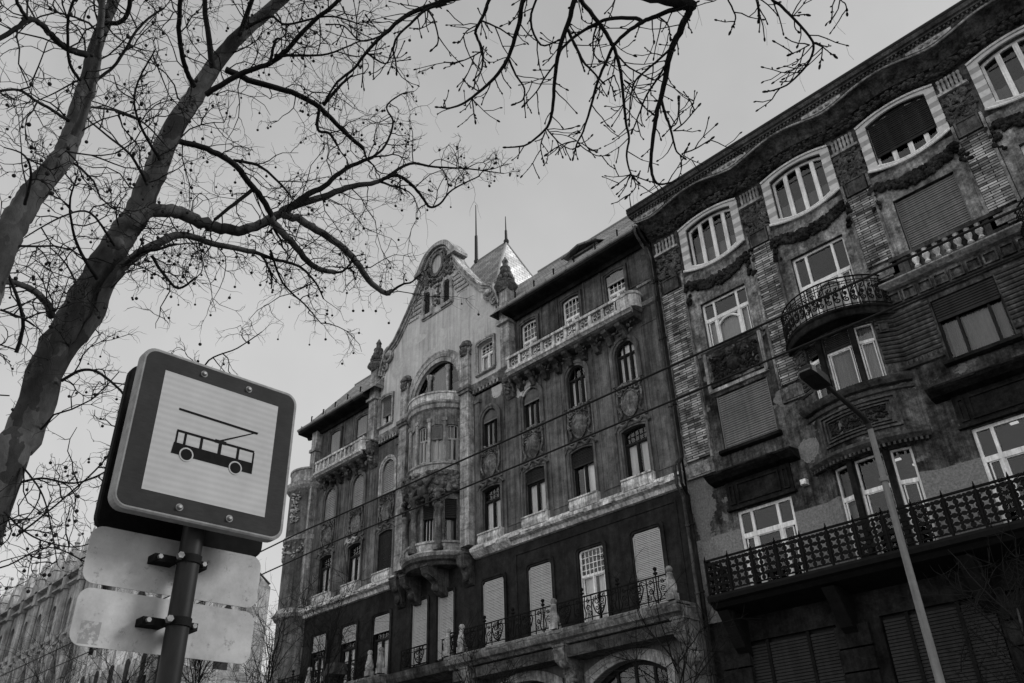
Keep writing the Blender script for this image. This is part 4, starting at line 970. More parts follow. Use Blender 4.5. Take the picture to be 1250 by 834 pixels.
# top floor: arched windows with sagging sills in striped surrounds
for i, x in enumerate(CC):
    sh = ST(x)
    if i == 2: o = window(rb, flat, sh, .2, frame='paint_white', fw=.07, tr=(), mul=(.28, .54, .8), mw=.13, shut=.70, smat='shutter_dark', slat=.07, label='arched top-floor window with its roller shutter mostly down')
    else: o = window(rb, flat, sh, .2, frame='paint_white', fw=.07, tr=(), mul=(.26, .52, .78), mw=.13, curtain=[(0, 1, 0, .42)], cmat='shutter')
    m = MB(flat); big = ('lens', x, sh[2] + .54, sh[3] - .07, sh[4] + .09, .19); m.ring(outline(big), outline(sh), -.05, .02); m.obj('surround', 'surround_striped', o)
    m = MB(flat); b_, t_ = chains(*big); pts = [(px_, -.12, pz - .03) for px_, pz in b_]; m.tube(pts, .04, 6); m.tube([(px_, -.08, pz + .03) for px_, pz in t_], .035, 6)
    b2 = chains(*sh)[0]; m.tube([(px_, -.02, pz + .02) for px_, pz in b2], .05, 6); m.obj('sill', 'paint_white', o)
    if i != 2:
        m = MB(flat); z = 18.75 if i else 18.8
        m.box(x - .74, x + .74, .155, .175, z, z + .03); m.obj('glazing_bar', 'paint_dark', o)
    # leaf swag under the window
    q = random.Random(40 + i); m = MB(flat)
    for k in range(330):
        t = q.uniform(-1, 1); th = .14 + .07 * (1 - abs(t)); zc = 16.98 - .36 * (1 - t * t)
        if abs(t) > .9: zc -= q.uniform(0, .75); th = .13
        a = q.uniform(0, 6.28); rr = q.uniform(0, 1) ** .5
        s = q.uniform(.04, .085); m.ball((x + t * 1.22 + (math.cos(a) * .1 * rr if abs(t) > .9 else 0), -.07 - .07 * (1 - rr), zc + math.sin(a) * th * rr), (s * 1.2, s * .8, s * .8), 1, Matrix.Rotation(q.uniform(0, 3), 3, 'Y').to_quaternion())
    m.obj('garland', 'relief_dark', rb, 70)
    m = MB(flat)                                           # relief arch over the window
    for k in range(70):
        u = q.uniform(-1, 1); s = q.uniform(.05, .09); m.ball((x + u * 1.05, -.1, 19.62 - .22 * u * u + q.uniform(-.1, .06)), (s, s * .8, s * .8), 1)
    m.obj('carving', 'relief_dark', rb, 70)
# pilasters between the bays: a baluster panel, ivy relief, square tile, brick strip
for i, (x, wd, zb) in enumerate(((-12.38, .84, 11.1), (-9.05, .66, 12.3), (-5.9, .68, 14.6), (-2.78, .64, 14.6), (.45, .66, 12.3), (3.6, .66, 11.1))):
    m = MB(flat); m.box(x - wd / 2, x + wd / 2, -.08, .02, zb, 17.0); p_ = m.obj('pilaster', 'brick_band', rb)
    m = MB(flat)
    for sg in (-1, 1): m.box(x + sg * (wd / 2 + .04) - .035, x + sg * (wd / 2 + .04) + .035, -.11, .02, zb - .1, 17.5)
    m.box(x - wd / 2 - .07, x + wd / 2 + .07, -.1, .02, zb - .55, zb - .12); m.box(x - wd / 2 + .05, x + wd / 2 - .05, -.13, .02, zb - .5, zb - .2)
    m.obj('pilaster_base', 'stucco_reveal', p_)
    m = MB(flat); m.box(x - .28, x + .28, -.09, .02, 17.06, 17.52); m.ring([(x - .3, 17.03), (x + .3, 17.03), (x + .3, 17.55), (x - .3, 17.55)], [(x - .25, 17.08), (x + .25, 17.08), (x + .25, 17.5), (x - .25, 17.5)], -.12, .0); m.obj('tile', 'stone_dark', p_)
    m = MB(flat); leaves(m, x - wd * .55, x + wd * .55, 17.55, 18.55, -.02, 150, .08, seed=i + 70); m.obj('carving', 'relief_mid', p_, 70)
    m = MB(flat); m.box(x - wd / 2 - .08, x + wd / 2 + .08, -.14, .02, 18.6, 18.68)
    for k in range(6): bx = x - wd * .42 + wd * .84 * k / 5; m.lathe(bx, -.07, [(.05, 18.68), (.055, 18.72), (.035, 18.78), (.05, 18.9), (.03, 19.05), (.05, 19.1), (.05, 19.14)], 7)
    m.obj('baluster_panel', 'stone', p_)
# wavy eaves
L = RX1 - RX0; n = 150
def wave(x):                                               # 0 between the windows, 1 over a window
    u = (x - CC[0]) / 3.165; return .5 + .5 * math.cos(2 * math.pi * u)
m = MB(); xs = [RX0 + L * k / n for k in range(n + 1)]
rows = []
for x in xs:
    c = wave(x) ** .8; lo = 19.66 + .28 * c
    rows.append([(x, FY - .92, 20.06), (x, FY - .92, lo + .02), (x, FY - .86, lo), (x, FY - .62, lo - .03 + .08 * c), (x, FY - .3, 19.5 + .18 * c), (x, FY - .08, 19.36 + .13 * c), (x, FY + .02, 19.32 + .13 * c)])
k = len(rows[0]); m.add([v for r_ in rows for v in r_], [(i * k + j, i * k + j + 1, (i + 1) * k + j + 1, (i + 1) * k + j) for i in range(n) for j in range(k - 1)], True)
m.add(rows[0] + [(RX0, FY + .02, 20.06)], [tuple(range(k + 1))]); m.obj('eave', 'eave_render', rb, 40)
m = MB(); m.tube([(r_[2][0], r_[2][1] - .02, r_[2][2] - .01) for r_ in rows], .035, 6); m.obj('eave_moulding', 'stone', rb)
m = MB(); m.tube([(r_[4][0], r_[4][1] + .02, r_[4][2] - .02) for r_ in rows], .035, 6); m.obj('eave_moulding', 'stone_black', rb); 
m = MB(); q = random.Random(8)
for _ in range(900):
    x_ = q.uniform(RX0 + .1, RX1 - .1); c_ = wave(x_) ** .8; t_ = q.uniform(0, 1); s_ = q.uniform(.035, .07)
    m.ball((x_, FY - .1 - .2 * t_, 19.36 + .14 * c_ + .13 * t_ - .03), (s_ * 1.2, s_, s_ * .7), 1)
m.obj('carving', 'relief_mid', rb, 60)
m = MB(flat); m.bracket([(-.9, 20.0), (-1.0, 20.02), (-1.0, 20.08), (-1.06, 20.1), (-1.1, 20.2), (-1.04, 20.24), (-.6, 20.3), (0, 20.4), (0, 20.0)], RX0 - .12, RX1); m.obj('cornice', 'stone_dark', rb)
m = MB(flat)
x = RX0
while x < RX1: m.box(x, x + .05, -.99, -.9, 19.93, 20.0); x += .12
dn = m.obj('dentils', 'stone_dark', rb); dn['kind'] = 'stuff'
for i in range(6):                                          # pale carved tongues where the fascia dips
    xc = CC[0] - 1.58 + 3.165 * i; m = MB()
    a = max(xc - .62, RX0); b = min(xc + .62, RX1); s_ = []
    for k in range(13): xx = a + (b - a) * k / 12; lo = 19.66 + .28 * wave(xx) ** .8; s_.append((xx, lo))
    m.add([(x_, FY - .945, z_) for x_, z_ in s_] + [(x_, FY - .945, max(z_ + .05, 19.86)) for x_, z_ in s_] + [(x_, FY - .9, z_) for x_, z_ in s_], [(k, k + 1, 14 + k, 13 + k) for k in range(12)] + [(k, 26 + k, 27 + k, k + 1) for k in range(12)])
    for dx in (-.2, 0, .2): m.ball((xc + dx, FY - .96, 19.78), (.07, .05, .06), 1)
    m.obj('fascia_carving', 'stone', rb)
m = MB(flat); m.tube([(RX0 - .1, -1.06, 20.26), (RX1, -1.06, 20.26)], .07, 8); m.obj('gutter', 'lamp_body', rb)
m = MB(); m.add([(RX0, FY - .95, 20.28), (RX1, FY - .95, 20.28), (RX1, FY + 6, 22.0), (RX0, FY + 6, 22.0), (RX0, FY + 12, 19.6), (RX1, FY + 12, 19.6), (RX0, FY, 19.6), (RX1, FY, 19.6)], [(0, 1, 2, 3), (3, 2, 5, 4), (0, 3, 4, 6), (1, 7, 5, 2)]); rr_ = m.obj('roof', 'slate', rb)
m = MB(); m.tube([(RX0 - .02, FY - .9, 20.25), (RX0 - .02, FY - .9, 21.1)], [.03, .012], 6); m.obj('lightning_rod', 'iron', rr_)

# fourth floor
def white_casement(sh, **k):
    return window(rb, flat, sh, .16, frame='paint_white', fw=.07, tr=(.62,), mul=(.25, .75), mw=.09, **k)
for i in range(5):
    sh = SR(i); x = CC[i]
    b_, t_ = chains(*sh); x0, x1 = x - 1.22, x + 1.22; lo = sh[3] - .12
    m = MB(flat); m.ring([(x0, lo), (x, lo), (x1, lo), (x1, 17.3), (x, 17.3), (x0, 17.3)], b_ + t_, -.03, .01); fr = m.obj('plaster_surround', 'stucco_reveal', rb)
    if i == 2: o = window(rb, flat, sh, .2, frame='paint_dark', fw=.05, shut=.985, smat='shutter', slat=.07, guides=True, label='wide window closed by a slatted shutter over a baluster panel'); continue
    o = white_casement(sh, curtain=[(.26, .74, 0, .6), (0, .22, .0, .6), (.78, 1, 0, .6)], cmat='blind')
    zt_ = sh[3] + (sh[4] - sh[3]) * .62
    m = MB(flat); pts = smooth_path([(x - .4, .11, zt_ - .3), (x - .2, .11, zt_ - .14), (x, .11, zt_ - .09), (x + .2, .11, zt_ - .14), (x + .4, .11, zt_ - .3)], 4); m.tube(pts, .04, 6); m.obj('arched_rail', 'paint_white', o)
m = MB(flat); x = CC[0]                                     # carved panel between R and Q of the first bay
m.box(x - .92, x + .92, -.05, .02, 13.1, 14.2); m.obj('carved_panel', 'stucco_right', rb)
m = MB(flat); leaves(m, x - .78, x + .78, 13.22, 14.06, -.04, 210, .065, lambda a, z: math.hypot((a - x) / .3, (z - 13.62) / .3) > 1, seed=91)
m.lathe(x, 0, [(0, 13.5), (.05, 13.55), (.1, 13.62), (.05, 13.7), (0, 13.75)], 8); m.ball((x, -.06, 13.62), (.26, .08, .26), 2); m.obj('carving', 'relief_dark', rb, 70)
m = MB(flat)
for sg in (-1, 1): m.box(x + sg * .95 - .05, x + sg * .95 + .05, -.09, .02, 12.95, 14.3)
m.run([(0, 14.26), (-.16, 14.28), (-.18, 14.34), (0, 14.36)], x - 1.05, x + 1.05); m.box(x - 1.0, x + 1.0, -.07, .02, 12.92, 13.02); m.obj('panel_moulding', 'stone', rb)
for i in (2,):
    x = CC[i]; m = MB(flat); m.box(x - 1.35, x + 1.5, -.16, .02, 14.42, 14.52); m.box(x - 1.35, x + 1.5, -.14, .02, 13.85, 13.95); m.box(x - 1.35, x - .9, -.1, .02, 13.95, 14.42); m.box(x + 1.0, x + 1.5, -.1, .02, 13.95, 14.42); p_ = m.obj('balustrade', 'stone_dark', rb)
    m = MB(flat)
    for k in range(7): m.lathe(x - .72 + .265 * k, -.08, [(.05, 13.95), (.09, 14.0), (.045, 14.08), (.10, 14.22), (.05, 14.36), (.08, 14.42)], 9)
    m.obj('baluster', 'stone_pale', p_)
    m = MB(flat); m.run([(0, 13.7), (-.12, 13.72), (-.26, 13.82), (-.26, 13.86), (0, 13.87)], x - 1.75, x + 1.85); m.obj('string_course', 'stone', rb)
    m = MB(flat)
    for k in range(9):
        a = x - 1.7 + .4 * k; m.ring([(a, 13.28), (a + .34, 13.28), (a + .34, 13.6), (a, 13.6)], [(a + .04, 13.32), (a + .3, 13.32), (a + .3, 13.56), (a + .04, 13.56)], -.06, .01)
    m.obj('frieze', 'stucco_right', rb)
# third floor, outer bays
for i in NB:
    sh = SQ(i); x = CC[i]
    if i in (0, 4): window(rb, flat, sh, .18, frame='paint_dark', fw=.05, shut=.985, smat='shutter', slat=.07, guides=True, sill=(.12, .1, .16), simat='stone_black')
    else: window(rb, flat, sh, .16, frame='paint_dark', fw=.05, mul=(.3, .78), mw=.06, tr=(), shut=.34, smat='shutter_dark', slat=.07, curtain=[(.04, .28, 0, .66), (.33, .76, 0, .66), (.8, .97, 0, .66)], cmat='shutter', sill=(.12, .1, .16), simat='stone_black')
m = MB(flat)                                                # ribbed render beside the third window
for x0, x1 in ((-6.3, -5.12), (-3.52, -2.3)):
    for k in range(11): m.tube([(x0, -.01, 11.72 + .125 * k), (x1, -.01, 11.72 + .125 * k)], .052, 6)
    k = x0
    while k < x1 - .06: m.box(k, k + .06, -.05, .01, 11.52, 11.62); k += .12
m.run([(0, 11.4), (-.08, 11.42), (-.12, 11.48), (0, 11.5)], -6.3, -5.12); m.run([(0, 11.4), (-.08, 11.42), (-.12, 11.48), (0, 11.5)], -3.52, -2.3); m.run([(0, 13.1), (-.07, 13.12), (-.07, 13.18), (0, 13.2)], -6.3, -2.3)
m.obj('ribbed_render', 'stone_dark', rb)
# first balcony floor, outer bays: hood and panelled frieze over white French windows
for i in NB:
    sh = SP(i); x = CC[i]; zt_ = sh[4]
    o = window(rb, flat, sh, .12, frame='paint_white', fw=.08, tr=(.68,), mul=(.25, .72), mw=.1, curtain=None)
    m = MB(flat)
    m.run([(0, zt_ + .85), (-.3, zt_ + .9), (-.46, zt_ + 1.0), (-.5, zt_ + 1.05), (-.5, zt_ + 1.1), (0, zt_ + 1.16)], x - 1.38, x + 1.32, 1); drip(m, x - 1.38, x + 1.32, 0, zt_ + 1.08, .5, i + 5, .05)
    m.obj('hood', 'stone_black', rb)
    m = MB(flat); m.box(x - 1.0, x + 1.0, -.08, .02, zt_ + .1, zt_ + .85); m.box(x - 1.05, x + 1.05, -.14, .02, zt_ + .03, zt_ + .1)
    for a, b in ((x - .92, x - .74), (x - .66, x + .66), (x + .74, x + .92)): m.ring([(a, zt_ + .18), (b, zt_ + .18), (b, zt_ + .76), (a, zt_ + .76)], [(a + .05, zt_ + .23), (b - .05, zt_ + .23), (b - .05, zt_ + .71), (a + .05, zt_ + .71)], -.12, -.07)
    m.obj('frieze', 'stone_black', rb)
m = MB(flat); m.box(-9.42, -9.26, -.16, .0, 9.35, 9.5); m.box(-9.40, -9.28, -.2, -.16, 9.36, 9.44); m.obj('wall_lamp', 'paint_white', rb)
# bowed bays
for i in BAY:
    x = CC[i]; hc, sg_ = 1.42, .42; BR = (hc * hc + sg_ * sg_) / (2 * sg_); F = bow(x, BR, FY - sg_ + BR); amax = math.asin(hc / BR) * BR; xbr = [amax * (k / 8 - 1) for k in range(17)]
    qh = [('rect', u, wd, 11.26, 12.96, 0) for u, wd in ((-.75, .46), (0, .74), (.75, .46))]
    ph = [('rect', u, wd, 7.02, 9.46, 0) for u, wd in ((-.79, .5), (0, .78), (.79, .5))]
    m = MB(F); wall(m, -amax, amax, 6.95, 13.5, [(h, .2) for h in qh + ph], 0, .2, xbr); bay = m.obj('bay', 'stucco_right', rb)
    for k, h in enumerate(qh):
        window(rb, F, h, .16, frame='paint_white', fw=.035, tr=(.72,), mul=(), tmul=(), mw=.06, shut=(.2, .26, 0)[k], smat='shutter_dark', curtain=[(0, 1, 0, .66)] if k != 2 else [(0, 1, 0, .98)], cmat='shutter' if k != 2 else 'blind')
    for k, h in enumerate(ph):
        window(rb, F, h, .16, frame='paint_white', fw=.05, tr=(.66,), mul=(), tmul=(), mw=.08, curtain=[(0, 1, 0, .6)] if k == 0 else None, cmat='shutter')
    m = MB(F)
    for u in (-.455, .455): m.box(u - .07, u + .07, -.10, .02, 11.26, 13.0); m.box(u - .075, u + .075, -.08, .02, 7.02, 9.5)
    m.obj('mullion_post', 'stone_black', bay)
    m = MB(F)
    m.run([(.02, 11.1), (-.12, 11.12), (-.2, 11.2), (-.24, 11.26), (.02, 11.28)], -amax, amax, 14); m.run([(.02, 10.92), (-.06, 10.95), (-.08, 11.02), (.02, 11.04)], -amax, amax, 14)
    m.run([(.02, 9.52), (-.2, 9.56), (-.3, 9.66), (-.3, 9.74), (.02, 9.84)], -amax, amax, 14); m.run([(.02, 12.98), (-.08, 13.0), (-.1, 13.06), (.02, 13.08)], -amax, amax, 14)
    u = -amax
    while u < amax - .06: m.box(u, u + .05, -.27, -.1, 9.46, 9.54); u += .11
    m.obj('cornice', 'stone_dark', bay)
    m = MB(F); o1 = [(-1.0, 10.0), (1.0, 10.0), (1.0, 10.8), (-1.0, 10.8)]
    for z0, z1, u, th in ((10.0, 10.8, 1.0, .05), (10.1, 10.7, .88, .04), (10.18, 10.62, .78, .03)):
        for zz in (z0, z1): m.run([(.0, zz), (-.06, zz), (-.06, zz + th), (0, zz + th)], -u, u, 10)
        for s_ in (-1, 1): m.box(s_ * u - th / 2, s_ * u + th / 2, -.06, .01, z0, z1 + th)
    m.obj('panel_moulding', 'stone_dark', bay)
    m = MB(F); leaves(m, -.72, .72, 10.24, 10.58, -.0, 120, .05, seed=33 + i); leaves(m, -amax, amax, 13.1, 13.5, -.02, 150, .075, seed=35 + i); m.obj('carving', 'relief_dark', bay, 70)
    m = MB(F)
    for s_ in (-1, 1):
        for k in range(11): m.tube([(s_ * (1.03), -.01, 11.72 + .125 * k), (s_ * 1.2, -.01, 11.72 + .125 * k), (s_ * amax, -.01, 11.72 + .125 * k)], .05, 6)
        m.box(s_ * 1.22 - .11, s_ * 1.22 + .11, -.09, .0, 12.55, 12.8); m.box(s_ * 1.22 - .06, s_ * 1.22 + .06, -.12, -.08, 12.6, 12.75)
    m.obj('ribbed_render', 'stone_dark', bay)
    # bow balcony with scrolled ironwork
    hc2, s2 = 1.52, .98; B2 = (hc2 * hc2 + s2 * s2) / (2 * s2); F2 = bow(x, B2, FY - s2 + B2); am = math.asin(hc2 / B2) * B2
    m = MB(F2); m.run([(.0, 13.02), (-.02, 13.05), (-.02, 13.2), (-.06, 13.24), (-.06, 13.3), (.1, 13.32), (.1, 13.02)], -am, am, 26); k_ = 20
    vs = [(am * (2 * j / k_ - 1), .09, 13.03) for j in range(k_ + 1)]; m.add(vs, [tuple(range(k_ + 1))])
    vs = [(am * (2 * j / k_ - 1), .09, 13.31) for j in range(k_ + 1)]; m.add(vs, [tuple(range(k_ + 1))]); bal = m.obj('balcony', 'stone_black', rb)
    m = MB(F2); zt_ = 14.22; z0 = 13.34
    for zz, th in ((zt_, .022), (zt_ - .12, .012), (z0 + .03, .014), (zt_ - .2, .010)): m.tube([(am * (2 * j / 26 - 1), .0, zz) for j in range(27)], th, 6)
    nb = 18
    for j in range(nb + 1):
        u = am * (2 * j / nb - 1); m.tube([(u, 0, z0), (u, 0, zt_)], .014, 5)
        if j < nb:
            c = am * (2 * (j + .5) / nb - 1); sgn = 1 if c > 0 else -1
            spiral(m, c, -.01, z0 + .2, .085, 1.5, math.pi / 2, sgn, .022, 14); m.tube(smooth_path([(c - sgn * .085, -.01, z0 + .22), (c - sgn * .06, -.01, z0 + .42), (c + sgn * .05, -.01, z0 + .62)], 3), .018, 5); spiral(m, c + .01, -.01, z0 + .56, .07, 1.2, 0, -sgn, .016, 10); m.ball((c, -.01, z0 + .38), (.05, .02, .07), 1)
            m.tube([(c - .03, 0, zt_ - .19), (c + .03, 0, zt_ - .13)], .008, 4)
    m.obj('railing', 'iron', bal)
for x, d_, z_ in ((-11.0, 1.5, 9.75), (-10.1, 2.1, 9.98), (-7.5, 1.6, 9.95), (-6.9, 1.1, 9.5), (-4.6, 1.6, 9.95), (-3.8, 2.2, 10.12)):
    m = MB(flat); m.box(x - .09, x + .09, d_, d_ + .09, z_ - .04, z_); cl_ = m.obj('ceiling_lamp', 'lamp_glow', rb); m = MB(flat); m.box(x - .01, x + .01, d_ + .03, d_ + .05, z_, 10.3); m.obj('stem', 'iron', cl_)
# long cast-iron balcony
m = MB(flat); BY = -1.0
m.bracket([(0, 6.45), (-.85, 6.62), (-.95, 6.72), (BY - .06, 6.76), (BY - .08, 6.86), (BY - .04, 6.93), (0, 6.95)], -12.15, RX1)
for x in (-11.9, -9.0, -5.9, -2.8, .4, 3.5): m.bracket([(0, 5.5), (-.3, 5.7), (-.6, 6.2), (-.85, 6.55), (0, 6.6)], x - .16, x + .16)
lb = m.obj('balcony', 'iron', rb)
def cast_panel(m, a, b, z0, z1, fixed=None):
    """cast plate: lobes of iron that leave star-shaped openings, between thin bars"""
    n = max(1, round((b - a) / .2)); k = 4; dx = (b - a) / n; dz = (z1 - z0 - .1) / k
    P = lambda u, v: (fixed, u, v) if fixed is not None else (u, BY, v)
    for i in range(n + 1):
        for j in range(k + 1):
            for (ou, oz) in ((.5, 0), (0, .5), (0, 0)):
                u = a + dx * (i + ou); z = z0 + dz * (j + oz)
                if u > b + .01 or z > z1 - .09: continue
                r = (.36 if (i + j) % 2 == 0 else .32) if ou + oz else .27
                c = [(u + math.cos(t * math.pi / 4 + .39) * dx * r * (1.0 if ou else .82), z + math.sin(t * math.pi / 4 + .39) * dz * r * (.82 if ou else 1.0)) for t in range(8)]
                c = [(min(max(p, a), b), min(max(q_, z0), z1)) for p, q_ in c]
                if fixed is None: m.prism(c, BY - .012, BY + .012)
                else: m.bracket([(p, q_) for p, q_ in c], fixed - .012, fixed + .012)
x = -12.1
m = MB(flat); xi = [-12.1 + .69 * k for k in range(26) if -12.1 + .69 * k < RX1]
for a, b in zip(xi, xi[1:]): cast_panel(m, a + .03, b - .03, 6.98, 7.82)
for a in xi: m.box(a - .022, a + .022, BY - .03, BY + .03, 6.93, 7.86); m.tube([(a, BY, 7.84), (a, BY, 7.96)], [.03, .008], 6)
m.box(-12.12, RX1, BY - .03, BY + .03, 7.8, 7.845); m.box(-12.12, RX1, BY - .02, BY + .02, 6.985, 7.01)
cast_panel(m, BY + .03, -.03, 6.98, 7.82, -12.1); m.box(-12.13, -12.07, BY, 0, 7.8, 7.845)
m.obj('railing', 'iron', lb, 40)
# ground-floor shutters
for i in range(5):
    sh = SS(i); x = sh[1]
    o = window(rb, flat, sh, .2, frame='paint_dark', fw=.08, mul=(.25, .7), mw=.09, shut=.0)
    m = MB(flat); z = sh[4] - .1
    while z > sh[3] + .05: m.bracket([(.06, z - .07), (.035, z - .064), (.055, z - .002), (.075, z)], x - 1.2, x + 1.2); z -= .075
    m.obj('shutter', 'shutter_dark', o)
    m = MB(flat)
    for u in (.25, .7): m.box(x - 1.25 + 2.5 * u - .04, x - 1.25 + 2.5 * u + .04, .0, .1, sh[3], sh[4] - .02)
    m.obj('shutter_rail', 'iron', o)

# ------------------------------------------------------------------ pale gothic building far down the street
gb = thing('gothic_building', 'pale stone neo-gothic building with pinnacles and pointed arches far down the street', 'building', (-75, 22, 0))
gf = lambda s, d, z: (s, 22 + d, z)
GX0, GX1, GT = -128.0, -66.5, 21.6
cols = [GX1 - 2.0 - 3.4 * k for k in range(18)]
GA = lambda x, w_, a, b: ('arch', x, w_, a, b, 0)
m = MB(gf); hol = [(GA(x + dx, .9, 17.2, 19.6), .5) for x in cols for dx in (-.75, .75)] + [(GA(x, 1.9, 8.5, 14.4), .7) for x in cols]
hol = [h for h in hol if GX0 + .6 < h[0][1] < GX1 - .6]
wall(m, GX0, GX1, -.1, GT, hol, 0, .6); m.box(GX0, GX1, .9, 14, -.1, GT - .3); m.obj('wall', 'gothic_stone', gb)
m = MB(gf)
for h in hol:
    x, w_, a, b = h[0][1:5]; o_ = outline(h[0]); m.add([(p, .5, z) for p, z in o_], [tuple(range(len(o_)))])
    m.box(x - .06, x + .06, .3, .45, a, b - .1)
m.obj('window', 'gothic_dark', gb)
m = MB(gf)
for k in range(19):
    x = GX1 - .3 - 3.4 * k
    if x < GX0 + .3: break
    m.lathe(x, -.1, [(.52, -.1), (.52, 8.0), (.45, 8.4), (.42, 15.2), (.55, 15.5), (.55, 15.8), (.3, 16.0), (.3, 20.5)], 8, smooth=False)
m.obj('buttress', 'gothic_stone', gb)
m = MB(gf)
for k in range(19):
    x = GX1 - .3 - 3.4 * k
    if x < GX0 + .3: break
    m.box(x - .35, x + .35, -.5, .2, 20.4, 22.6); m.add([(x - .42, -.55, 22.6), (x + .42, -.55, 22.6), (x + .42, .25, 22.6), (x - .42, .25, 22.6), (x, -.15, 24.9)], [(0, 1, 4), (1, 2, 4), (2, 3, 4), (3, 0, 4)])
    m.ball((x, -.15, 24.95), .16, 1); m.ball((x, -.15, 24.2), (.25, .25, .1), 1); m.ball((x, -.15, 23.6), (.32, .32, .1), 1)
    x -= 1.7
    m.add([(x - 1.2, -.2, GT), (x + 1.2, -.2, GT), (x, -.2, GT + 2.0), (x - 1.2, .2, GT), (x + 1.2, .2, GT), (x, .2, GT + 2.0)], [(0, 1, 2), (5, 4, 3), (0, 2, 5, 3), (2, 1, 4, 5)])
    m.tube([(x, 0, GT + 1.9), (x, 0, GT + 2.7)], [.12, .03], 5)
m.obj('pinnacle', 'gothic_stone', gb)
m = MB(gf)
for z, p in ((15.9, .35), (16.5, .2), (20.6, .35), (21.3, .5), (7.9, .3)): m.run([(0, z), (-p, z + .1), (-p, z + .25), (0, z + .35)], GX0, GX1)
m.obj('cornice', 'gothic_stone', gb)
for k in range(17):                                         # steep pointed hoods over the tall windows
    x = cols[k]; m = MB(gf)
    m.ring([(x - 1.35, 13.2), (x, 16.6), (x + 1.35, 13.2)], [(x - 1.1, 13.2), (x, 16.0), (x + 1.1, 13.2)], -.35, 0, closed=False); m.obj('pointed_hood', 'gothic_stone', gb)
m = MB(gf); m.add([(GX0, .5, GT), (GX1, .5, GT), (GX1, 7, GT + 5), (GX0, 7, GT + 5), (GX0, 14, GT), (GX1, 14, GT)], [(0, 1, 2, 3), (3, 2, 5, 4)]); m.obj('roof', 'slate', gb)
m = MB(gf); m.add([(GX1 + .02, .5, GT - .3), (GX1 + .02, 14, GT - .3), (GX1 + .02, 7, GT + 5.2), (GX1 - .5, .5, GT - .3), (GX1 - .5, 14, GT - .3), (GX1 - .5, 7, GT + 5.2)], [(0, 1, 2), (5, 4, 3), (0, 2, 5, 3), (2, 1, 4, 5)])
for k in range(4):
    y_ = 1.4 + 3.6 * k; m.box(GX1 - .3, GX1 + .35, y_ - .35, y_ + .35, -.1, 20.5); m.tube([(GX1 + .05, y_, 20.5), (GX1 + .05, y_, 24.0)], [.4, .05], 6, smooth=False)
m.obj('end_wall', 'gothic_stone', gb)
for k in range(3):
    m = MB(gf); y_ = 3.2 + 3.6 * k; m.box(GX1 + .005, GX1 + .03, y_ - .6, y_ + .6, 14.0, 18.5); m.add([(GX1 + .03, y_ - .6, 18.5), (GX1 + .03, y_ + .6, 18.5), (GX1 + .03, y_, 19.6)], [(0, 1, 2)]); m.obj('window', 'gothic_dark', gb)
# its lower wing with a row of steep stone gables
m = MB(gf); m.box(GX1 + .01, -51.5, 0, 8, -.1, 11.4); m.obj('wing', 'gothic_stone', gb)
for k in range(6):
    x = GX1 + 1.6 + 2.5 * k; m = MB(gf)
    m.add([(x - .8, -.3, 11.2), (x + .8, -.3, 11.2), (x, -.3, 14.0), (x - .8, .5, 11.2), (x + .8, .5, 11.2), (x, .5, 14.0)], [(0, 1, 2), (5, 4, 3), (0, 2, 5, 3), (2, 1, 4, 5)])
    m.tube([(x, .1, 13.8), (x, .1, 14.9)], [.13, .04], 6); m.ball((x, .1, 14.5), (.2, .2, .12), 1); m.box(x + 1.05, x + 1.45, -.4, .4, 9, 12.4); m.tube([(x + 1.25, 0, 12.4), (x + 1.25, 0, 13.6)], [.2, .03], 5)
    d_ = m.obj('gable', 'gothic_stone', gb)
    m = MB(gf); s_ = ('arch', x, .7, 9.4, 12.6, 0); o_ = outline(s_); m.prism(o_, -.32, -.2); m.obj('window', 'gothic_dark', d_)

# ------------------------------------------------------------------ overhead wires
def wire(y, z, r, label):
    m = MB(); pts = []
    for k in range(61):
        x = -75 + 105 * k / 60; ph = ((x + 12) % 34) / 34; pts.append((x, y, z - .28 * 4 * ph * (1 - ph) * .4))
    m.tube(pts, r, 6); o = m.obj('overhead_wire', 'wire'); tag(o, label, 'wire')
wire(6.84, 6.07, .012, 'black overhead trolley wire, upper of the two crossing the grey facade')
wire(7.5, 6.05, .012, 'black overhead trolley wire, lower of the two crossing the grey facade')

# ------------------------------------------------------------------ street lamp
lp = thing('street_lamp', 'slender grey street lamp with a tilted arm and dark box head before the dark facade', 'street lamp', (-4.42, 12, 0))
m = MB(); m.tube([(-4.42, 12, 0), (-4.42, 12, 1.2)], [.095, .095], 12); m.tube([(-4.42, 12, 1.2), (-4.42, 12, 1.26), (-4.42, 12, 6.0), (-4.42, 12, 6.87)], [.09, .068, .047, .043], 12)
for z in (5.95,): m.lathe(-4.42, 12, [(.056, z), (.066, z + .01), (.066, z + .07), (.055, z + .08)], 12)
m.obj('pole', 'pole_paint', lp)
m = MB(); m.tube([(-4.42, 12.0, 6.8), (-4.42, 11.97, 6.9), (-4.42, 11.85, 6.96), (-4.42, 10.62, 7.17)], [.048, .045, .04, .034], 10); m.obj('arm', 'lamp_body', lp)
m = MB(); a = Vector((-4.42, 10.78, 7.13)); ax = Vector((0, -1, .12)).normalized(); up = Vector((0, .12, 1)).normalized(); sx_ = Vector((1, 0, 0))
rowsL = []
for t, wd, hb, ht in ((0, .06, -.05, .05), (.06, .11, -.08, .07), (.14, .13, -.09, .09), (.48, .13, -.08, .08), (.56, .11, -.06, .05), (.58, .08, -.04, .03)):
    c = a + ax * t; rowsL.append([c + sx_ * wd + up * hb, c - sx_ * wd + up * hb, c - sx_ * wd * .95 + up * ht * .5, c - sx_ * wd * .6 + up * ht, c + sx_ * wd * .6 + up * ht, c + sx_ * wd * .95 + up * ht * .5])
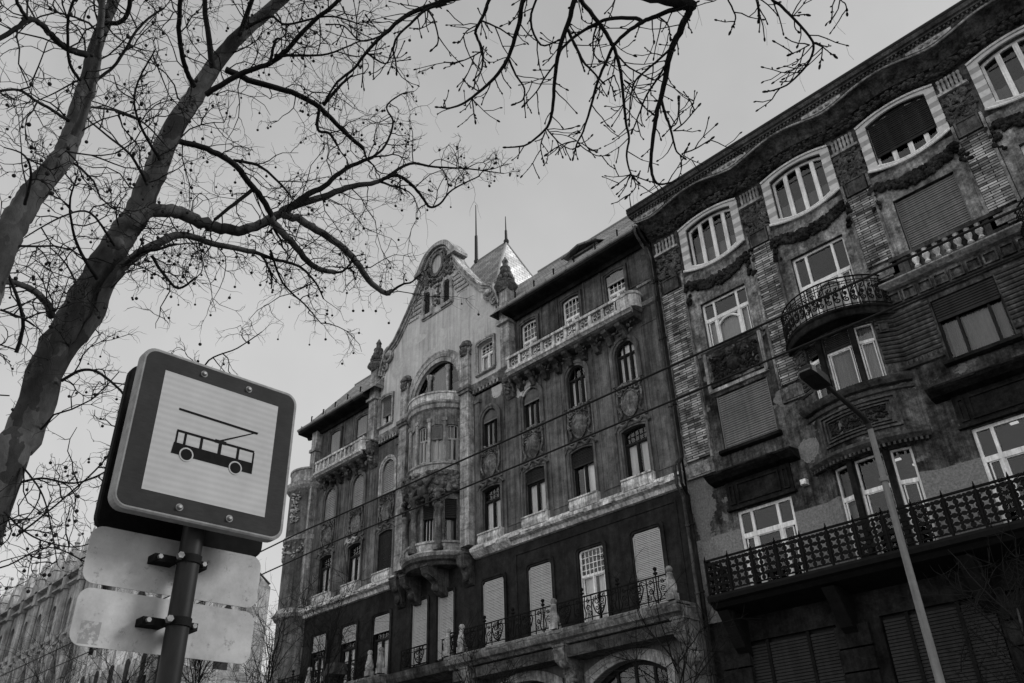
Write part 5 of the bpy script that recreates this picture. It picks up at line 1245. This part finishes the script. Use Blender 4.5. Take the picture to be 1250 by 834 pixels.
k = 6; m.add([v for r_ in rowsL for v in r_], [(i * k + j, i * k + (j + 1) % k, (i + 1) * k + (j + 1) % k, (i + 1) * k + j) for i in range(5) for j in range(k)] + [tuple(range(k)), tuple(30 + j for j in range(k))])
hd = m.obj('lamp_head', 'lamp_body', lp)
m = MB(); c0 = a + ax * .13; c1 = a + ax * .47
m.add([c0 + sx_ * .1 - up * .094, c0 - sx_ * .1 - up * .094, c1 - sx_ * .1 - up * .085, c1 + sx_ * .1 - up * .085, (c0 + c1) / 2 - up * .125], [(0, 1, 4), (1, 2, 4), (2, 3, 4), (3, 0, 4)]); m.obj('diffuser', 'paint_dark', hd)
m = MB(); m.tube([r_[3] for r_ in rowsL], .012, 5); m.tube([r_[1] for r_ in rowsL[1:]] , .012, 5); m.tube([rowsL[5][1], rowsL[5][0]], .012, 5); m.obj('trim', 'pole_paint', hd)

# ------------------------------------------------------------------ trolleybus stop sign
sg_t = thing('stop_sign', 'square trolleybus stop sign on a steel post with two blank plates below', 'traffic sign', (-2.69, 1.14, 0))
SXP, SY0, SY1, SZ0, SZ1 = -2.60, .838, 1.431, 2.531, 3.104      # front panel faces +X
def rrect(y0, y1, z0, z1, r, n=6):
    o = []
    for cy, cz, a0 in ((y1 - r, z0 + r, -90), (y1 - r, z1 - r, 0), (y0 + r, z1 - r, 90), (y0 + r, z0 + r, 180)):
        for k in range(n + 1): a = R(a0 + 90 * k / n); o.append((cy + r * math.cos(a), cz + r * math.sin(a)))
    return o
def plate(m, o, x0, x1, bev=.0):
    n = len(o); cy = sum(p[0] for p in o) / n; cz = sum(p[1] for p in o) / n
    if bev:
        i_ = [(cy + (y - cy) * (1 - bev / (SY1 - SY0) * 2), cz + (z - cz) * (1 - bev / (SZ1 - SZ0) * 2)) for y, z in o]
        vs = [(x0, y, z) for y, z in i_] + [(x0 + .004, y, z) for y, z in o] + [(x1 - .004, y, z) for y, z in o] + [(x1, y, z) for y, z in i_]; k = 4
    else: vs = [(x0, y, z) for y, z in o] + [(x1, y, z) for y, z in o]; k = 2
    m.add(vs, [(j * n + i, j * n + (i + 1) % n, (j + 1) * n + (i + 1) % n, (j + 1) * n + i) for j in range(k - 1) for i in range(n)] + [tuple(range(n - 1, -1, -1)), tuple((k - 1) * n + i for i in range(n))])
m = MB(); plate(m, rrect(SY0, SY1, SZ0, SZ1, .045), SXP - .045, SXP, .006); pn = m.obj('sign_panel', 'sign_rim', sg_t)
uy = lambda u: SY0 + (SY1 - SY0) * u
vz = lambda v: SZ1 - (SZ1 - SZ0) * v
m = MB(); plate(m, rrect(SY0 + .012, SY1 - .012, SZ0 + .012, SZ1 - .012, .036), SXP + .0004, SXP + .0014); m.obj('sign_border', 'sign_blue', pn)
m = MB(); plate(m, [(uy(.137), vz(.874)), (uy(.868), vz(.874)), (uy(.868), vz(.126)), (uy(.137), vz(.126))], SXP + .0016, SXP + .0022); m.obj('sign_face', 'sign_white', pn)
def flatp(m, pts, h=.0007, x=SXP + .0024):
    n = len(pts); vs = [(x, uy(u), vz(v)) for u, v in pts] + [(x + h, uy(u), vz(v)) for u, v in pts]
    m.add(vs, [tuple(range(n)), tuple(range(2 * n - 1, n - 1, -1))] + [(i, (i + 1) % n, n + (i + 1) % n, n + i) for i in range(n)])
m = MB()
flatp(m, [(.256, .338), (.758, .347), (.752, .362), (.256, .352)]); flatp(m, [(.758, .347), (.535, .474), (.512, .474), (.74, .350)])
m.v = m.v
flatp(m, [(.497, .468), (.566, .468), (.566, .490), (.497, .490)], .0009)
# body: roof band, skirt, pillars between the windows
flatp(m, [(.268, .474), (.747, .474), (.748, .488), (.267, .488)], .0008); flatp(m, [(.262, .556), (.751, .556), (.750, .626), (.255, .626)], .0008)
for a, b in ((.266, .277), (.314, .328), (.410, .426), (.522, .542), (.638, .654), (.741, .751)): flatp(m, [(a, .486), (b, .486), (b, .558), (a, .558)], .0007)
m.obj('bus_pictogram', 'sign_black', pn)
def disc(m, u, v, r, x, h, n=28):
    vs = []
    for xx in (x, x + h): vs += [(xx, uy(u) + r * math.cos(2 * math.pi * i / n), vz(v) + r * math.sin(2 * math.pi * i / n)) for i in range(n)]
    m.add(vs, [tuple(range(n)), tuple(range(2 * n - 1, n - 1, -1))] + [(i, (i + 1) % n, n + (i + 1) % n, n + i) for i in range(n)])
m = MB(); disc(m, .343, .614, .0245, SXP + .0033, .0006); disc(m, .643, .616, .0245, SXP + .0033, .0006); m.obj('wheel_gap', 'sign_white', pn)
m = MB(); disc(m, .343, .614, .0195, SXP + .0041, .0006); disc(m, .643, .616, .0195, SXP + .0041, .0006); m.obj('wheel_symbol', 'sign_black', pn)
for u, v in ((.364, .07), (.657, .074), (.358, .931), (.653, .931)):
    m = MB(); disc(m, u, v, .0125, SXP + .0016, .002, 16); m.obj('washer', 'sign_rim', pn)
    m = MB(); y, z = uy(u), vz(v)
    vs = [(SXP + .0036 + x, y + r * math.cos(R(60 * i + 12)), z + r * math.sin(R(60 * i + 12))) for x, r in ((0, .008), (.006, .008), (.009, .005)) for i in range(6)]
    m.add(vs, [(j * 6 + i, j * 6 + (i + 1) % 6, (j + 1) * 6 + (i + 1) % 6, (j + 1) * 6 + i) for j in range(2) for i in range(6)] + [tuple(12 + i for i in range(6))]); m.obj('bolt', 'bolt_steel', pn)
m = MB(); plate(m, rrect(.868, 1.462, 2.520, 3.13, .045), -2.83, -2.795, .006); m.obj('sign_panel', 'sign_black', sg_t)['label'] = 'dark back panel turned away'
m = MB()
PXC, PYC, PR = -2.685, 1.148, .036
m.lathe(PXC, PYC, [(PR, 0), (PR, 3.06), (PR * .6, 3.075), (0, 3.08)], 24); po = m.obj('post', 'post_steel', sg_t)
for z in (2.60, 3.0):
    m = MB(); m.box(-2.76, -2.64, PYC - .09, PYC + .09, z - .015, z + .015); m.obj('bracket', 'post_steel', sg_t)
PLX = -2.76
for z0, z1, y0, y1 in ((2.335, 2.516, .853, 1.447), (2.150, 2.322, .856, 1.447)):
    m = MB(); plate(m, rrect(y0, y1, z0, z1, .038), PLX - .004, PLX); pl = m.obj('plate', 'plate_back', sg_t)
    zc = (z0 + z1) / 2 + (.01 if z0 > 2.3 else 0)
    m = MB(); m.lathe(PXC, PYC, [(PR + .001, zc - .013), (PR + .0045, zc - .013), (PR + .0045, zc + .013), (PR + .001, zc + .013)], 24); m.box(PLX, PLX + .055, PYC - .105, PYC - .03, zc - .013, zc + .011); m.box(PLX, PLX + .055, PYC + .03, PYC + .075, zc - .013, zc + .011); cl_ = m.obj('clamp', 'iron', pl)
    m = MB()
    for y in (PYC - .09, PYC + .06): m.tube([(PLX + .05, y, zc), (PLX + .068, y, zc)], .008, 6)
    m.tube([(PXC + .02, PYC - .042, zc + .0), (PXC + .045, PYC - .046, zc)], .011, 6); m.obj('bolt', 'bolt_steel', cl_)

# ------------------------------------------------------------------ trees
def tube_px(pts, w0, w1, d0, d1, start=None, k=4, jit=0.0, q=None):
    """a limb through photo pixels at distances d0..d1; returns world points and radii"""
    n = len(pts); P = []; r = []
    for i, (x, y) in enumerate(pts):
        t = i / max(n - 1, 1); d = d0 + (d1 - d0) * t; p = at(x, y, d); depth = d * CF / ray(x, y).length
        P.append((*p, (w0 + (w1 - w0) * t) / 2 * depth / CF))
    if start: P = [(*s_[:3], s_[3]) for s_ in start] + P
    S_ = smooth_path(P, k)
    out_p = []; 
    for v in S_:
        p = Vector(v[:3]); rr = max(v[3], .002)
        if jit and q: p += Vector((q.gauss(0, 1), q.gauss(0, 1), q.gauss(0, 1))) * rr * jit
        out_p.append((p, rr))
    return out_p
def limb_mesh(path, n=8, knobs=0, q=None):
    m = MB(); m.tube([p for p, _ in path], [r for _, r in path], n)
    if knobs and q:
        for _ in range(knobs):
            p, r = q.choice(path[1:]); m.ball(p + Vector((q.uniform(-1, 1), q.uniform(-1, 1), q.uniform(-1, 1))) * r * .55, r * q.uniform(.55, .8), 1)
    return m
def rv(q): return Vector((q.gauss(0, 1), q.gauss(0, 1), q.gauss(0, 1))).normalized()
def twig(m, p, d, L, r, lvl, q, grav, ends, jit=.5, kids=(3, 6), n=6):
    p = Vector(p); d = d.normalized(); pts = [p.copy()]
    for i in range(n):
        d = (d + rv(q) * jit + Vector((0, 0, grav))).normalized(); p = p + d * L / n; pts.append(p.copy())
    m.tube(pts, [r * (1 - .6 * i / n) for i in range(n + 1)], 5 if lvl > 1 else 3, smooth=lvl > 1)
    if lvl > 0:
        for _ in range(q.randint(*kids)):
            i = q.randint(1, n); dd = (pts[i] - pts[i - 1]).normalized(); side = rv(q); side = (side - dd * side.dot(dd)).normalized()
            twig(m, pts[i], dd * q.uniform(.3, .9) + side * q.uniform(.5, 1.0), L * q.uniform(.3, .6), r * .58, lvl - 1, q, grav, ends, jit * 1.1, kids, max(4, n - 1))
    if lvl <= 1: ends.append((pts[-1], d)); 
    if lvl == 1: ends.append((pts[2], d))
BALL = MB(); BALL.ball((0, 0, 0), 1.0, 2)
def plane_tree(label, trunk, limbs, seed, base, dens, nball, extra_reach=()):
    q = random.Random(seed)
    t = thing('plane_tree', label, 'tree', base, None)
    tp = tube_px(*trunk[0], start=trunk[1], k=6, jit=.05, q=q); limb_mesh(tp, 14, 9, q).obj('trunk', 'bark', t, 60)
    ends = []; tw_ = MB()
    def sprout(path, per_m, L, r, lvl, skip=0):
        acc = 0
        for (a, ra), (b, rb_) in list(zip(path, path[1:]))[skip:]:
            acc += (b - a).length * per_m
            while acc > 0:
                acc -= q.uniform(.6, 1.4); dd = (b - a).normalized(); side = rv(q); side = (side - dd * side.dot(dd)).normalized()
                twig(tw_, a.lerp(b, q.random()), dd * q.uniform(.2, .9) + side, L * q.uniform(.5, 1.3), r, lvl, q, -.02, ends)
    for (pts, w0, w1, d0, d1) in limbs:
        lp_ = tube_px(pts, w0 * .8, w1 * .8, d0, d1, k=5, jit=.12, q=q); limb_mesh(lp_, 8, 2 if w0 > 6 else 0, q).obj('limb', 'bark' if w0 > 11 else 'twig', t, 60)
        fc = min(1.0, .42 + w0 / 16)
        sprout(lp_, dens, .8 * fc, .0066, 2)
        twig(tw_, lp_[-1][0], lp_[-1][0] - lp_[-2][0], .45 * fc, lp_[-1][1] * .6, 2, q, -.03, ends)
    vis = [x for x in tp if x[0].z > 3.5]
    sprout(vis, 1.6, .8, .010, 2)
    o = tw_.obj('twigs', 'twig', t, 60); o['kind'] = 'stuff'
    q.shuffle(ends); m = MB(); bm = None
    st = MB()
    for i, (p, d) in enumerate(ends[:nball]):
        h = q.uniform(.03, .10); c = p + Vector((q.uniform(-.01, .01), q.uniform(-.01, .01), -h)); r = q.uniform(.010, .016)
        st.tube([p, c], .0018, 3)
        if i < 100:
            if bm is None:
                ob = BALL.obj('seed_ball', 'seed', t); bm = ob.data
            else:
                ob = bpy.data.objects.new('seed_ball', bm); COL.objects.link(ob); attach(ob, t)
            ob.location = c; ob.scale = (r, r, r)
        else: m.ball(c, r, 1)
    o = st.obj('seed_stalks', 'twig', t); o['kind'] = 'stuff'
    if nball > 100: o = m.obj('seed_balls', 'seed', t); o['kind'] = 'stuff'
    return t
plane_tree('tall plane tree with mottled trunk and seed balls, leaning behind the stop sign',
    (([(0, 585), (30, 530), (60, 445), (95, 380), (122, 330), (150, 285), (168, 258), (188, 213), (210, 160), (236, 120), (260, 83), (292, 44), (345, -2), (400, -60), (440, -125), (470, -200), (505, -300)], 46, 3.5, 8.0, 10.8), [(-8.9, 1.6, -.1, .36), (-8.75, 1.6, .4, .27), (-8.3, 1.55, 2.2, .23)]),
    [([(345, -2), (370, -70), (360, -150), (375, -240)], 12, 3, 9.9, 10.4), ([(400, -60), (470, -100), (560, -130), (640, -190)], 10, 3, 10.0, 10.6), ([(260, 83), (250, 0), (262, -80), (240, -160)], 10, 3, 9.2, 9.6), ([(440, -125), (520, -210), (600, -240)], 8, 3, 10.2, 10.8), ([(292, 44), (320, -50), (300, -130)], 8, 3, 9.5, 9.4),
     ([(158, 272), (185, 258), (215, 258), (245, 272), (275, 280), (300, 280), (328, 268), (352, 254), (395, 240), (430, 228), (462, 222)], 24, 7, 8.7, 9.6),
     ([(345, 262), (372, 240), (395, 228), (422, 206), (455, 192)], 11, 5, 9.2, 9.6),
     ([(462, 222), (482, 214), (500, 223), (515, 240), (525, 253), (538, 248), (552, 232), (585, 215)], 6, 2, 9.6, 10.0),
     ([(470, 218), (500, 200), (530, 204), (570, 206), (615, 212)], 5, 1.5, 9.6, 10.2),
     ([(455, 192), (470, 178), (480, 150), (472, 130), (490, 115), (505, 112)], 4, 1.5, 9.6, 10),
     ([(330, 266), (345, 285), (360, 300), (378, 322), (395, 330), (410, 333)], 12, 7, 9.1, 9.3),
     ([(345, 262), (368, 270), (400, 289), (430, 314), (450, 342), (470, 358), (478, 355)], 13, 7, 9.2, 9.3),
     ([(66, 452), (88, 425), (116, 390), (132, 350), (150, 325), (170, 310), (198, 294), (225, 287), (258, 297), (310, 308)], 21, 8, 8.3, 8.9),
     ([(310, 308), (340, 318), (365, 325), (385, 345), (395, 365)], 6, 2, 8.9, 9.2), ([(150, 325), (172, 308), (190, 305), (215, 298)], 6, 4, 8.5, 8.2),
     ([(185, 312), (200, 335), (218, 352), (240, 338)], 5, 3, 8.4, 8.3),
     ([(252, 115), (275, 101), (300, 88), (330, 77), (350, 62), (380, 28), (402, 11), (430, -15)], 9, 6, 9.1, 9.0),
     ([(330, 77), (336, 50), (342, 48)], 5, 3, 9.0, 9.0), ([(335, 68), (365, 68), (400, 66), (440, 50)], 5, 2, 9.0, 8.9),
     ([(276, 85), (311, 100), (356, 113), (390, 131), (415, 156), (444, 182)], 10, 6, 9.2, 9.4), ([(390, 131), (388, 158), (402, 163), (412, 178)], 5, 4, 9.3, 9.2), ([(395, 128), (415, 105), (430, 92)], 6, 3, 9.3, 9.0),
     ([(237, 106), (229, 90), (223, 70), (219, 45), (219, 15), (223, -20)], 8, 7, 8.9, 8.5),
     ([(219, 173), (253, 182), (285, 200), (303, 222), (318, 240), (331, 262)], 9, 9, 8.8, 9.1), ([(285, 196), (315, 202), (340, 222), (355, 240)], 5, 3, 9.0, 8.8), ([(308, 232), (285, 250), (262, 268)], 6, 5, 9.0, 8.8),
     ([(64, 385), (55, 368), (40, 354), (10, 344), (-20, 350)], 12, 8, 8.2, 7.6), ([(20, 430), (28, 390), (10, 335), (-5, 310)], 6, 4, 7.6, 7.4), ([(0, 378), (28, 389), (42, 398)], 4, 3, 7.5, 7.5),
     ([(75, 465), (100, 452), (122, 456), (148, 478), (160, 500)], 5, 3, 8.2, 7.8), ([(15, 592), (50, 584), (90, 590), (125, 578), (150, 560)], 4, 2, 8.0, 7.6), ([(20, 655), (70, 615), (125, 565), (150, 520)], 3, 2, 7.8, 7.5),
     ([(28, 570), (50, 600), (62, 640), (70, 690)], 3, 1.5, 7.9, 7.5), ([(5, 625), (40, 655), (90, 668), (130, 655)], 3, 1.5, 7.7, 7.4), ([(-30, 700), (10, 690), (60, 668), (110, 690)], 3, 1.5, 7.4, 7.3),
     ([(180, 225), (160, 190), (130, 165), (100, 140)], 5, 2, 8.7, 8.0), ([(195, 195), (170, 150), (165, 110), (190, 60)], 5, 2, 8.8, 8.0), ([(118, 340), (95, 300), (85, 250), (95, 215)], 6, 2, 8.4, 7.6), ([(140, 300), (110, 260), (75, 265), (30, 290)], 4, 2, 8.5, 7.8),
     ([(300, 35), (330, 20), (350, 30), (400, 20), (440, 30)], 5, 2, 9.3, 9.0), ([(240, 470), (255, 440), (290, 425), (320, 405)], 3, 1.5, 9.3, 9.2), ([(330, 305), (345, 345), (372, 372), (392, 395)], 4, 1.5, 8.9, 9.2)],
    5, (-8.9, 1.6, 0), 5.4, 900)
plane_tree('plane tree with a smooth dark stem, forking high in front of the tall leaning one',
    (([(-45, 410), (-20, 365), (0, 310), (15, 275), (32, 248), (52, 222), (75, 193), (88, 165), (97, 130), (108, 95), (116, 60), (130, 22), (150, -25), (172, -90), (188, -180), (215, -290)], 39, 5, 6.2, 8.4), [(-7.4, .5, -.1, .28), (-7.3, .5, .3, .2), (-6.6, .5, 2.2, .16)]),
    [([(130, 22), (100, -60), (60, -120), (40, -200)], 10, 3, 7.3, 7.6), ([(150, -25), (210, -90), (260, -150)], 9, 3, 7.4, 7.9), ([(172, -90), (130, -170), (120, -260)], 8, 3, 7.7, 8.1),
     ([(92, 165), (106, 130), (115, 95), (121, 55), (124, 10), (126, -25)], 13, 9, 6.9, 6.9), ([(104, 66), (88, 62), (74, 54), (60, 40), (48, 28), (35, 24), (15, 38), (-10, 52)], 11, 7, 7.1, 6.6),
     ([(84, 148), (60, 132), (45, 124), (22, 110), (-10, 113)], 5, 4, 6.9, 6.5), ([(98, 98), (85, 78), (83, 45), (84, 18), (95, -10)], 5, 4, 7.1, 6.8), ([(118, 98), (138, 82), (153, 61), (165, 40), (182, 22), (200, 10)], 5, 3, 7.1, 7.4),
     ([(128, 28), (145, 28), (155, 18), (160, -12)], 7, 7, 7.3, 7.2), ([(34, 24), (22, 5), (18, -15)], 6, 5, 6.7, 6.6), ([(100, 130), (140, 135), (175, 150), (200, 175)], 4, 2, 7.0, 7.6), ([(80, 185), (120, 190), (150, 185)], 3, 1.5, 6.8, 7.2),
     ([(30, 250), (38, 215), (30, 190), (5, 180)], 5, 2, 6.6, 6.2)],
    9, (-7.4, .5, 0), 4.4, 170)

# the tree overhead: only its drooping outer branches come into view
ot = thing('bare_tree', 'overhead bare tree whose drooping bud-tipped branches hang from the top edge', 'tree', (2.2, -1.6, 0))
q = random.Random(21); HUB = Vector((-.9, 1.0, 7.0))
m = limb_mesh([(Vector(v[:3]), v[3]) for v in smooth_path([(2.2, -1.6, -.1, .32), (2.18, -1.58, .5, .26), (1.9, -1.3, 3.2, .22), (1.1, -.6, 5.2, .18), (0, .3, 6.5, .13), (*HUB, .10), (-1.6, 1.5, 8.2, .06), (-2.2, 1.6, 9.5, .02)], 5)], 12, 6, q); m.obj('trunk', 'bark', ot, 60)
NODES = []
for (nx, ny, nd_) in ((800, -120, 5.4), (655, -130, 5.6), (930, -110, 5.2), (560, -110, 5.9), (1000, -120, 5.2), (730, -95, 5.4)):
    e = Vector(at(nx, ny, nd_)); NODES.append(e); a_ = HUB.lerp(e, .33) + Vector((q.uniform(-.15, .15), q.uniform(-.15, .15), .22)); b_ = HUB.lerp(e, .68) + Vector((q.uniform(-.15, .15), q.uniform(-.15, .15), .26)); c_ = e + (e - b_).normalized() * .08 + Vector((0, 0, .03)); d_ = c_ + Vector((.03, -.02, .12))
    limb_mesh([(Vector(v[:3]), v[3]) for v in smooth_path([(*HUB, .07), (*a_, .06), (*b_, .05), (*e, .036), (*c_, .018), (*d_, .006)], 5)], 8, 3, q).obj('limb', 'twig', ot, 60)
OV = [([(758, -25), (795, -6), (832, 2), (846, 8)], 22, 18, 5.2, 5.2, 1), ([(846, 6), (838, 22), (826, 45), (817, 70), (812, 98), (806, 122), (800, 148), (796, 180), (795, 208), (800, 222), (808, 225), (822, 222)], 12, 2.2, 5.2, 5.4, 0),
      ([(806, 115), (812, 140), (817, 152), (822, 172), (826, 185), (834, 192)], 4.5, 2, 5.4, 5.4, 0), ([(820, 155), (826, 150), (828, 135), (828, 122)], 2, 1.6, 5.4, 5.4, 0), ([(822, 160), (835, 150), (848, 135), (852, 130)], 2.2, 1.6, 5.4, 5.4, 0), ([(832, 188), (848, 182), (860, 175), (868, 170)], 2.2, 1.6, 5.4, 5.4, 0),
      ([(842, 8), (822, 12), (800, 20), (784, 27), (765, 40), (750, 55), (738, 80), (728, 105), (720, 135), (712, 160), (704, 176), (700, 192)], 8, 2.2, 5.2, 5.5, 0), ([(784, 26), (772, 22), (745, 23), (730, 28), (708, 40), (690, 55), (682, 66)], 6, 4, 5.3, 5.5, 0),
      ([(704, 172), (690, 175), (676, 182), (668, 188)], 2, 1.6, 5.5, 5.5, 0), ([(705, 174), (714, 182), (728, 190), (740, 190)], 2, 1.6, 5.5, 5.5, 0),
      ([(708, -8), (720, 14), (734, 32), (745, 50), (752, 65), (758, 90), (760, 110), (764, 150), (768, 168), (765, 190), (770, 212), (778, 222)], 7, 2, 5.3, 5.5, 1), ([(770, 212), (758, 222), (750, 228)], 2, 1.6, 5.5, 5.5, 0), ([(771, 214), (776, 228), (766, 240)], 2, 1.6, 5.5, 5.5, 0), ([(772, 214), (788, 220), (796, 222)], 2, 1.6, 5.5, 5.5, 0),
      ([(705, -8), (694, 28), (684, 55), (680, 75), (677, 100), (674, 135), (668, 155), (655, 168), (640, 178), (618, 180)], 8, 2.2, 5.2, 5.6, 1), ([(668, 158), (682, 174), (696, 182), (704, 180)], 2.4, 1.6, 5.5, 5.5, 0), ([(665, 162), (660, 178), (663, 195)], 2.4, 1.6, 5.5, 5.5, 0), ([(692, 34), (702, 55), (712, 75), (724, 88), (735, 100)], 5, 2.5, 5.3, 5.4, 0), ([(678, 78), (665, 95), (655, 112), (640, 128)], 3, 1.8, 5.5, 5.6, 0),
      ([(644, -8), (634, 28), (626, 55), (618, 75), (604, 95), (585, 112), (568, 125), (550, 132), (535, 131)], 8, 2, 5.2, 5.6, 1), ([(620, 70), (630, 92), (640, 108), (638, 122), (628, 127)], 3.4, 2, 5.4, 5.5, 0), ([(585, 112), (572, 104), (568, 100)], 2, 1.6, 5.5, 5.5, 0), ([(576, 118), (578, 135), (580, 147)], 2, 1.6, 5.6, 5.6, 0),
      ([(602, -8), (592, 15), (581, 36), (582, 45), (589, 63), (588, 85), (580, 96)], 6, 2, 5.2, 5.5, 1), ([(589, 62), (575, 70), (560, 76), (553, 78)], 2.2, 1.6, 5.4, 5.5, 0), ([(587, 25), (610, 35), (625, 45)], 3, 2, 5.3, 5.3, 0), ([(584, 30), (570, 38), (562, 50), (556, 52)], 2.2, 1.6, 5.4, 5.5, 0),
      ([(575, -12), (540, 2), (500, 17), (468, 43), (447, 64), (432, 84), (412, 100), (398, 121)], 8, 3, 5.4, 6.2, 1), ([(545, 4), (520, 12), (500, 30), (485, 45), (480, 62), (483, 75), (484, 88)], 5, 2, 5.5, 5.7, 0), ([(520, 10), (530, 25), (535, 50), (528, 60)], 3, 1.8, 5.5, 5.6, 0), ([(468, 43), (440, 50), (420, 32), (400, 30)], 3, 2, 5.8, 6.2, 0), ([(447, 64), (470, 78), (478, 62)], 3, 2, 5.9, 5.8, 0),
      ([(938, -12), (952, 6), (966, 20), (980, 35), (992, 51), (992, 64), (986, 78), (974, 92), (960, 104), (945, 110), (936, 112)], 5, 2, 5.0, 5.2, 1), ([(992, 52), (1003, 57), (1010, 62), (1018, 68)], 2.4, 1.6, 5.1, 5.1, 0), ([(1004, 58), (1003, 70), (1001, 79)], 2, 1.6, 5.1, 5.1, 0), ([(966, 20), (980, 18), (984, 18)], 2, 1.6, 5.1, 5.1, 0), ([(988, 55), (975, 62), (966, 66)], 2, 1.6, 5.1, 5.1, 0),
      ([(890, -10), (893, 8), (898, 22), (892, 38)], 3, 1.8, 5.0, 5.1, 1), ([(922, -10), (925, 8), (926, 24)], 2.6, 1.8, 5.0, 5.1, 1), ([(1024, -10), (1032, 5), (1034, 16)], 2.4, 1.6, 5.0, 5.1, 1),
      ([(830, 30), (822, 55), (805, 72), (790, 85), (776, 98), (770, 118), (768, 150)], 4.5, 2, 5.2, 5.3, 0), ([(820, 62), (808, 88), (790, 115), (780, 140), (772, 160)], 4, 2, 5.2, 5.4, 0), ([(752, 65), (765, 80), (782, 90), (800, 98), (808, 92)], 3, 2, 5.4, 5.3, 0), ([(762, 98), (772, 108), (782, 126), (795, 138)], 2.6, 1.8, 5.4, 5.4, 0), ([(750, 92), (735, 102), (728, 112)], 2.4, 1.6, 5.4, 5.5, 0),
      ([(660, -10), (648, 25), (660, 55), (680, 50)], 4, 2.5, 5.2, 5.4, 1), ([(800, 18), (815, 30), (818, 45)], 3, 2, 5.2, 5.2, 0), ([(730, 28), (724, 48), (726, 68), (738, 78)], 3, 1.8, 5.4, 5.4, 0)]
m2_ = MB(); buds = MB()
def bud(p, d, s):
    d = d.normalized(); buds.ball(p + d * s * .9, (s * .55, s * .55, s * 1.25), 1, Vector((0, 0, 1)).rotation_difference(d))
for pts, w0, w1, d0, d1, hub in OV:
    st = None
    if hub:
        p0_ = Vector(at(*pts[0], d0)); nd = min(NODES, key=lambda v: (v - p0_).length); md = nd.lerp(p0_, .5) + Vector((q.uniform(-.1, .1), q.uniform(-.1, .1), q.uniform(.04, .12)))
        st = [(*nd, .026), (*md, .020)]
    pth = tube_px(pts, w0 * .85, w1 * .8, d0, d1, start=st, k=4, jit=.10, q=q); limb_mesh(pth, 6).obj('limb', 'twig', ot, 60)
    a = pth[8:] if hub else pth
    acc = .4
    for (p0, r0), (p1, r1) in zip(a, a[1:]):
        acc += (p1 - p0).length * (13 if r0 < .012 else 9)
        while acc > 0:
            acc -= q.uniform(.6, 1.4); dd = (p1 - p0).normalized(); s_ = rv(q); s_ = (s_ - dd * s_.dot(dd)).normalized()
            L = q.uniform(.05, .26); n_ = 4; p = p0.copy(); d = (dd * .7 + s_).normalized(); tp = [p.copy()]
            for i in range(n_): d = (d + rv(q) * .22 + Vector((0, 0, .13 if i > 1 else -.12))).normalized(); p = p + d * L / n_; tp.append(p.copy())
            m2_.tube(tp, [.0042, .0038, .0034, .003, .003], 4); bud(tp[-1], d, q.uniform(.007, .012))
            for j in (2, 3):
                if q.random() < .55: bud(tp[j], rv(q) + d, q.uniform(.005, .008))
            if L > .14 and q.random() < .7:
                d2 = (d + rv(q) * .9).normalized(); m2_.tube([tp[2], tp[2] + d2 * L * .3, tp[2] + d2 * L * .5 + Vector((0, 0, .02))], .0032, 4); bud(tp[2] + d2 * L * .5 + Vector((0, 0, .02)), d2, .009)
            if q.random() < .3: m2_.tube([tp[-1], tp[-1] + Vector((q.uniform(-.02, .02), q.uniform(-.02, .02), -.07)), tp[-1] + Vector((q.uniform(-.05, .05), q.uniform(-.05, .05), -.16))], .0007, 3)
    pe, de = a[-1][0], (a[-1][0] - a[-2][0]).normalized(); bud(pe, de, .013)
    for _ in range(3): bud(pe - de * q.uniform(.01, .05), de + rv(q) * .8, q.uniform(.006, .010))
o = m2_.obj('twigs', 'twig', ot, 60); o['kind'] = 'stuff'
o = buds.obj('buds', 'twig', ot, 60); o['kind'] = 'stuff'

# slender bare street trees on the far pavement
def young_tree(x, y, h, seed, label, spread=.5, stems=5, n=26):
    q = random.Random(seed); t = thing('street_tree', label, 'tree', (x, y, 0), 'bare young street trees along the far pavement'); ends = []
    m = MB(); pts = [Vector((x, y, -.05)), Vector((x + .03, y, h * .3)), Vector((x - .04, y + .05, h * .6)), Vector((x + .03, y, h * .85))]; m.tube([p for p in smooth_path([tuple(p) for p in pts], 4)], [.09 * (1 - .07 * i) for i in range(13)], 8); m.obj('trunk', 'bark', t, 60)
    tw_ = MB()
    for i in range(n):
        z = h * q.uniform(.3, .8); a = q.uniform(0, 6.28); twig(tw_, (x, y, z), Vector((math.cos(a) * spread, math.sin(a) * spread, .9)), h * q.uniform(.2, .36), .017, 2, q, .05, ends, .2, (4, 7), 6)
    o = tw_.obj('twigs', 'twig', t, 60); o['kind'] = 'stuff'
    return t
young_tree(-11.0, 15.6, 6.0, 1, 'low bare street tree whose twigs cross the arched ground-floor window', .9)
young_tree(-4.1, 15.0, 5.3, 2, 'bare street tree before the dark ground-floor shutters behind the lamp post', .9)
young_tree(-29.0, 16.0, 9.6, 3, 'tall bare street tree at the far corner of the gabled building', .35)
young_tree(-25.8, 16.3, 9.2, 4, 'bare street tree whose thin twigs cross the lower windows beside the oriel', .35)
young_tree(-33.5, 15.5, 10.5, 5, 'bare street tree between the stop sign and the corner turret', .4, n=34)
young_tree(-41, 15.5, 10.5, 6, 'bare tree seen just below the plates of the stop sign', .6, n=30)
young_tree(-47, 14.5, 10.5, 7, 'bare tree beside the lower wing with stone gables', .6, n=30)
young_tree(-17.2, 15.8, 5.8, 8, 'low bare street tree under the middle of the iron balcony', .8)
